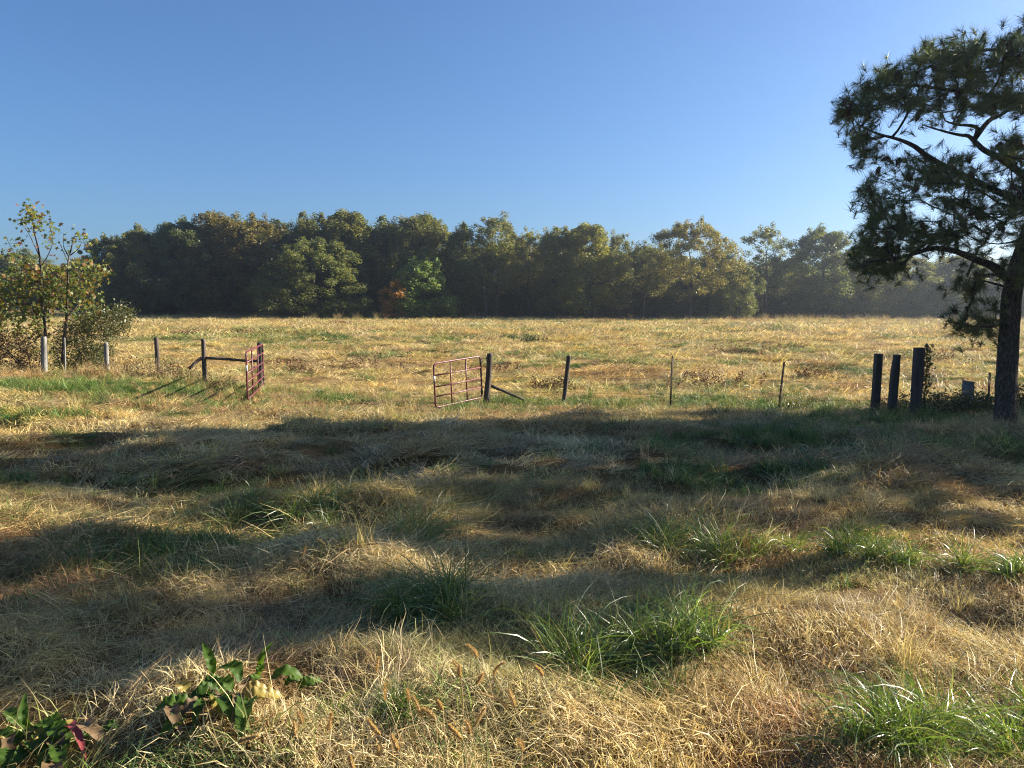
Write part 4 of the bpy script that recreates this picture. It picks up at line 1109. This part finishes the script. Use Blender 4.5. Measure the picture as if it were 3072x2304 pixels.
tuft('thin green tuft just right of the big middle tuft', 2000, 1960, .6, .26, 160)
tuft('green tuft with white glinting blades, left of the big middle tuft', 1270, 1830, .8, .38, 380)
tuft('shaded green tuft behind the white glinting tuft', 1230, 1650, .9, .36, 260)
tuft('green tuft in the shade left of centre with long thin blades', 960, 1560, .9, .34, 260)
tuft('low dark green tuft patch in deep shade at left', 740, 1520, .9, .24, 160)
tuft('broad green tuft at the right middle with upright blades', 2060, 1660, 1.0, .34, 380)
tuft('green tuft just right of the broad right middle tuft', 2240, 1680, .8, .28, 260)
tuft('sunlit pale green tuft right of the broad right middle tufts', 2480, 1680, .6, .34, 240)
tuft('smaller sunlit tuft next to the pale green one', 2650, 1690, .5, .28, 180)
tuft('green tuft at the right edge beside a patch of shadow', 3030, 1720, .55, .26, 200)
tuft('fine dark green tuft among the foxtails', 1090, 2170, .5, .22, 240, wid=(.002, .004))
tuft('small dark tuft in the shade at the middle', 1620, 1680, .7, .20, 140)
tuft('green tuft in the shade under the fence, right of centre', 1960, 1345, 1.2, .3, 160)
tuft('pale bent tuft in the shade left of the pine foot', 2790, 1345, .9, .4, 90)

# ------------------------------------------------------------------ foxtail stems
def foxtail(sx, sy, length, label, lean=None):
    """sx, sy: middle of the seed head in the photograph; stands at a spot a little nearer than the head appears"""
    g = hit(sx / 3, (sy + length * 3.4) / 3); hd = at_y(sx / 3, sy / 3, g[1] + .05)
    p = g.copy(); p[0] += rk.normal(.06, .08); p[2] = float(zf(p[0], p[1])); e = empty('foxtail_stem', p)
    px_m = g[1] / F_PX / 3; Lh = length * px_m * rk.uniform(.7, 1.25)
    d = np.array([rk.normal(-.25, .35), rk.normal(0, .25), 1.0]) if lean is None else np.array([lean, 0, 1.0]); d /= np.linalg.norm(d)
    a = hd - d * Lh / 2 - p; b_ = hd + d * Lh / 2 - p
    st = smooth_poly(np.array([(0, 0, -.02), a * .5 + np.array([rk.normal(0, .02), rk.normal(0, .02), .02]), a, a + d * .02]), 4)
    mb = MB(); add_tube(mb, st, .0016, 4, True, .6); mb.build('stem', M['straw'], e)
    n = 420; t = rk.random(n); ang = rk.uniform(0, 6.28, n); u = np.cross(d, [0.3, 1, .2]); u /= np.linalg.norm(u); v = np.cross(d, u)
    rad = u * np.cos(ang)[:, None] + v * np.sin(ang)[:, None]; bend = np.array([rk.normal(-.05, .25), rk.normal(0, .15), -abs(rk.normal(0, .15))]) * Lh
    ax = a + (b_ - a) * t[:, None] + bend * (t ** 2)[:, None]; r0 = .0046 * np.sin(np.pi * (.1 + .85 * t))[:, None]
    tip = ax + rad * (r0 + .0085) + d * rk.uniform(.004, .009, n)[:, None]; base_ = ax + rad * r0 * .6; w = np.cross(rad, d) * .0011
    mb = MB(); mb.add(np.stack([base_ - w, base_ + w, tip], 1).reshape(-1, 3), None, np.arange(n * 3).reshape(n, 3), np.repeat(rk.random(n), 3))
    k = 9; tt = np.linspace(0, 1, k); add_tube(mb, a + (b_ - a) * tt[:, None] + bend * (tt ** 2)[:, None], .0036 * np.sin(np.pi * (.12 + .80 * tt)) + .0008, 6, True, 1.0)
    mb.build('seed_head', M['fox'], e); tag(e, label, 'foxtail', 'foxtail stems in the foreground'); return e
FOX = [(1130, 1995), (1155, 2075), (1225, 2085), (1255, 2120), (1290, 2135), (1318, 2115), (1375, 2015), (1380, 2000), (1427, 1955), (1440, 2035), (1438, 2150), (1410, 2180),
       (1484, 2000), (1518, 2100), (1536, 2095), (1570, 2230), (1620, 2010), (1365, 2200), (1120, 2185), (1142, 2250), (985, 2165), (905, 2155), (1185, 2230), (890, 2185)]
ORD = 'first second third fourth fifth sixth seventh eighth ninth tenth eleventh twelfth thirteenth fourteenth fifteenth sixteenth seventeenth eighteenth nineteenth twentieth twenty-first twenty-second twenty-third twenty-fourth'.split()
for k, (a, b) in enumerate(sorted(FOX)):
    foxtail(a, b, 62, ORD[k] + ' tan foxtail seed head from the left in the bottom middle straw')
for k, (a, b) in enumerate(sorted([(965, 1625), (912, 1655), (950, 1710), (925, 1725), (985, 1730)])):
    foxtail(a, b, 38, ORD[k] + ' from the left of five pale foxtails glinting at the shade edge')
foxtail(745, 2215, 75, 'foxtail seed head lying nearly flat at the bottom left', 3.0)
foxtail(1050, 2290, 70, 'foxtail seed head cut by the bottom edge', -.5)

# ------------------------------------------------------------------ broad leaved dock plants at the lower left
def dock(label, sx, sy, leaves):
    p = hit(sx / 3, sy / 3); e = empty('dock_plant', p)
    extra = []
    for k in range(22):
        an = rk.uniform(0, 6.28); r1 = rk.uniform(0, 60); r2 = r1 + rk.uniform(70, 130); q = (rk.normal(0, 70), rk.normal(0, 22))
        extra.append((sx + q[0] + r1 * math.cos(an), sy + q[1] + r1 * .5 * math.sin(an), sx + q[0] + r2 * math.cos(an), sy + q[1] + r2 * .55 * math.sin(an), rk.uniform(.05, .085),
                      ['dock', 'dock', 'dock', 'dock', 'dock_b', 'dock_y'][rk.integers(0, 6)], .03))
    for (ax, ay, tx_, ty_, w, mk, hz) in leaves + extra:
        a = hit(ax / 3, ay / 3); a = at_y(ax / 3, ay / 3, a[1] * .975)
        if ty_ < ay: t = at_y(tx_ / 3, ty_ / 3, a[1] + .04)
        else: t = hit(tx_ / 3, ty_ / 3); t = at_y(tx_ / 3, ty_ / 3, t[1] * .965)
        d = t - a; L = np.linalg.norm(d); side = np.cross(d, [0.15, -.35, 1]); side /= np.linalg.norm(side); up = np.cross(side, d); up /= np.linalg.norm(up)
        n = 19; V = []; Q = []; wv = w * .40; ph = rk.uniform(0, 6); cv = rk.normal(0, .12); tp = rk.uniform(.08, .30)
        for k in range(n):
            f = k / (n - 1); ww = wv * max(.06, math.sin(math.pi * min(1, .05 + f * .945)) ** .75) * (1 if f > .1 else .3)
            c = a + d * f + up * (L * .22 * math.sin(math.pi * f)) - up * (tp * L * f ** 3) + side * (L * cv * math.sin(math.pi * f))
            for j, s in enumerate((-1, -.5, 0, .5, 1)):
                ruf = .24 * ww * math.sin(13 * f * math.pi / 1.6 + ph + 1.4 * s) * abs(s) ** 1.5
                V.append(c - p + side * ww * s * (1 + .06 * math.sin(17 * f + ph)) + up * (ww * .45 * abs(s) + ruf))
        for k in range(n - 1):
            for j in range(4): Q.append((k * 5 + j, k * 5 + j + 1, k * 5 + 6 + j, k * 5 + 5 + j))
        o = MB().add(V, Q, None, rk.random(len(V)) * .3 + .7 * rk.random()).build('leaf', M[mk], e, True)
        if mk == 'dock_r': o['label'] = 'curled red dock leaf'
        if mk == 'dock_y': o['label'] = 'yellowed dock leaf'
        if mk == 'dock_b': o['label'] = 'withered brown dock leaf'
    tag(e, label, 'plant'); return e
dock('broad leaved dock plant in the straw at the lower left, one leaf upright', 690, 2090,
     [(640, 2030, 612, 1925, .05, 'dock', .10), (600, 1990, 560, 1955, .045, 'dock', .05), (780, 2020, 815, 1925, .035, 'dock', .10), (770, 2030, 790, 1985, .04, 'dock', .05),
      (800, 2050, 925, 2030, .07, 'dock', .05), (760, 2070, 835, 2095, .045, 'dock_y', .02), (660, 2090, 560, 2100, .08, 'dock', .05), (620, 2110, 520, 2150, .07, 'dock_b', .03),
      (680, 2100, 690, 2170, .05, 'dock_b', .03), (700, 2080, 640, 2045, .07, 'dock', .05), (560, 2150, 480, 2200, .07, 'dock', .03), (720, 2110, 760, 2150, .05, 'dock', .03),
      (520, 2120, 545, 2190, .06, 'dock_b', .02), (850, 2060, 905, 2045, .05, 'dock', .03)])
dock('broad leaved dock plant at the bottom left corner with a red leaf', 120, 2240,
     [(90, 2200, 75, 2080, .045, 'dock', .12), (60, 2230, 10, 2230, .09, 'dock', .05), (110, 2220, 150, 2150, .07, 'dock', .06), (150, 2200, 195, 2170, .05, 'dock', .04),
      (180, 2200, 255, 2262, .042, 'dock_r', .02), (90, 2260, 30, 2290, .09, 'dock', .04), (130, 2240, 170, 2260, .08, 'dock', .04), (260, 2180, 330, 2210, .07, 'dock_b', .03),
      (300, 2200, 370, 2190, .06, 'dock', .03), (60, 2180, 20, 2120, .06, 'dock', .05), (200, 2230, 180, 2290, .08, 'dock', .03), (20, 2250, -30, 2200, .09, 'dock', .05)])

# ------------------------------------------------------------------ haze
def haze_box():
    m, n, l, out = new_mat('thin_haze')
    v = n.new('ShaderNodeVolumePrincipled'); v.inputs['Color'].default_value = (.78, .89, 1, 1)
    v.inputs['Density'].default_value = .00055; v.inputs['Anisotropy'].default_value = .78
    l.new(v.outputs[0], out.inputs['Volume'])
    mb = MB(); V = [(x, y, z) for z in (-6, 34) for y in (-1600, 4100) for x in (-3100, 3100)]
    mb.add(V, [(0, 2, 3, 1), (4, 5, 7, 6), (0, 1, 5, 4), (2, 6, 7, 3), (0, 4, 6, 2), (1, 3, 7, 5)])
    o = mb.build('haze', m); tag(o, 'thin pale morning haze over the whole field', 'haze', kind='stuff'); return o
if HAZE: haze_box()
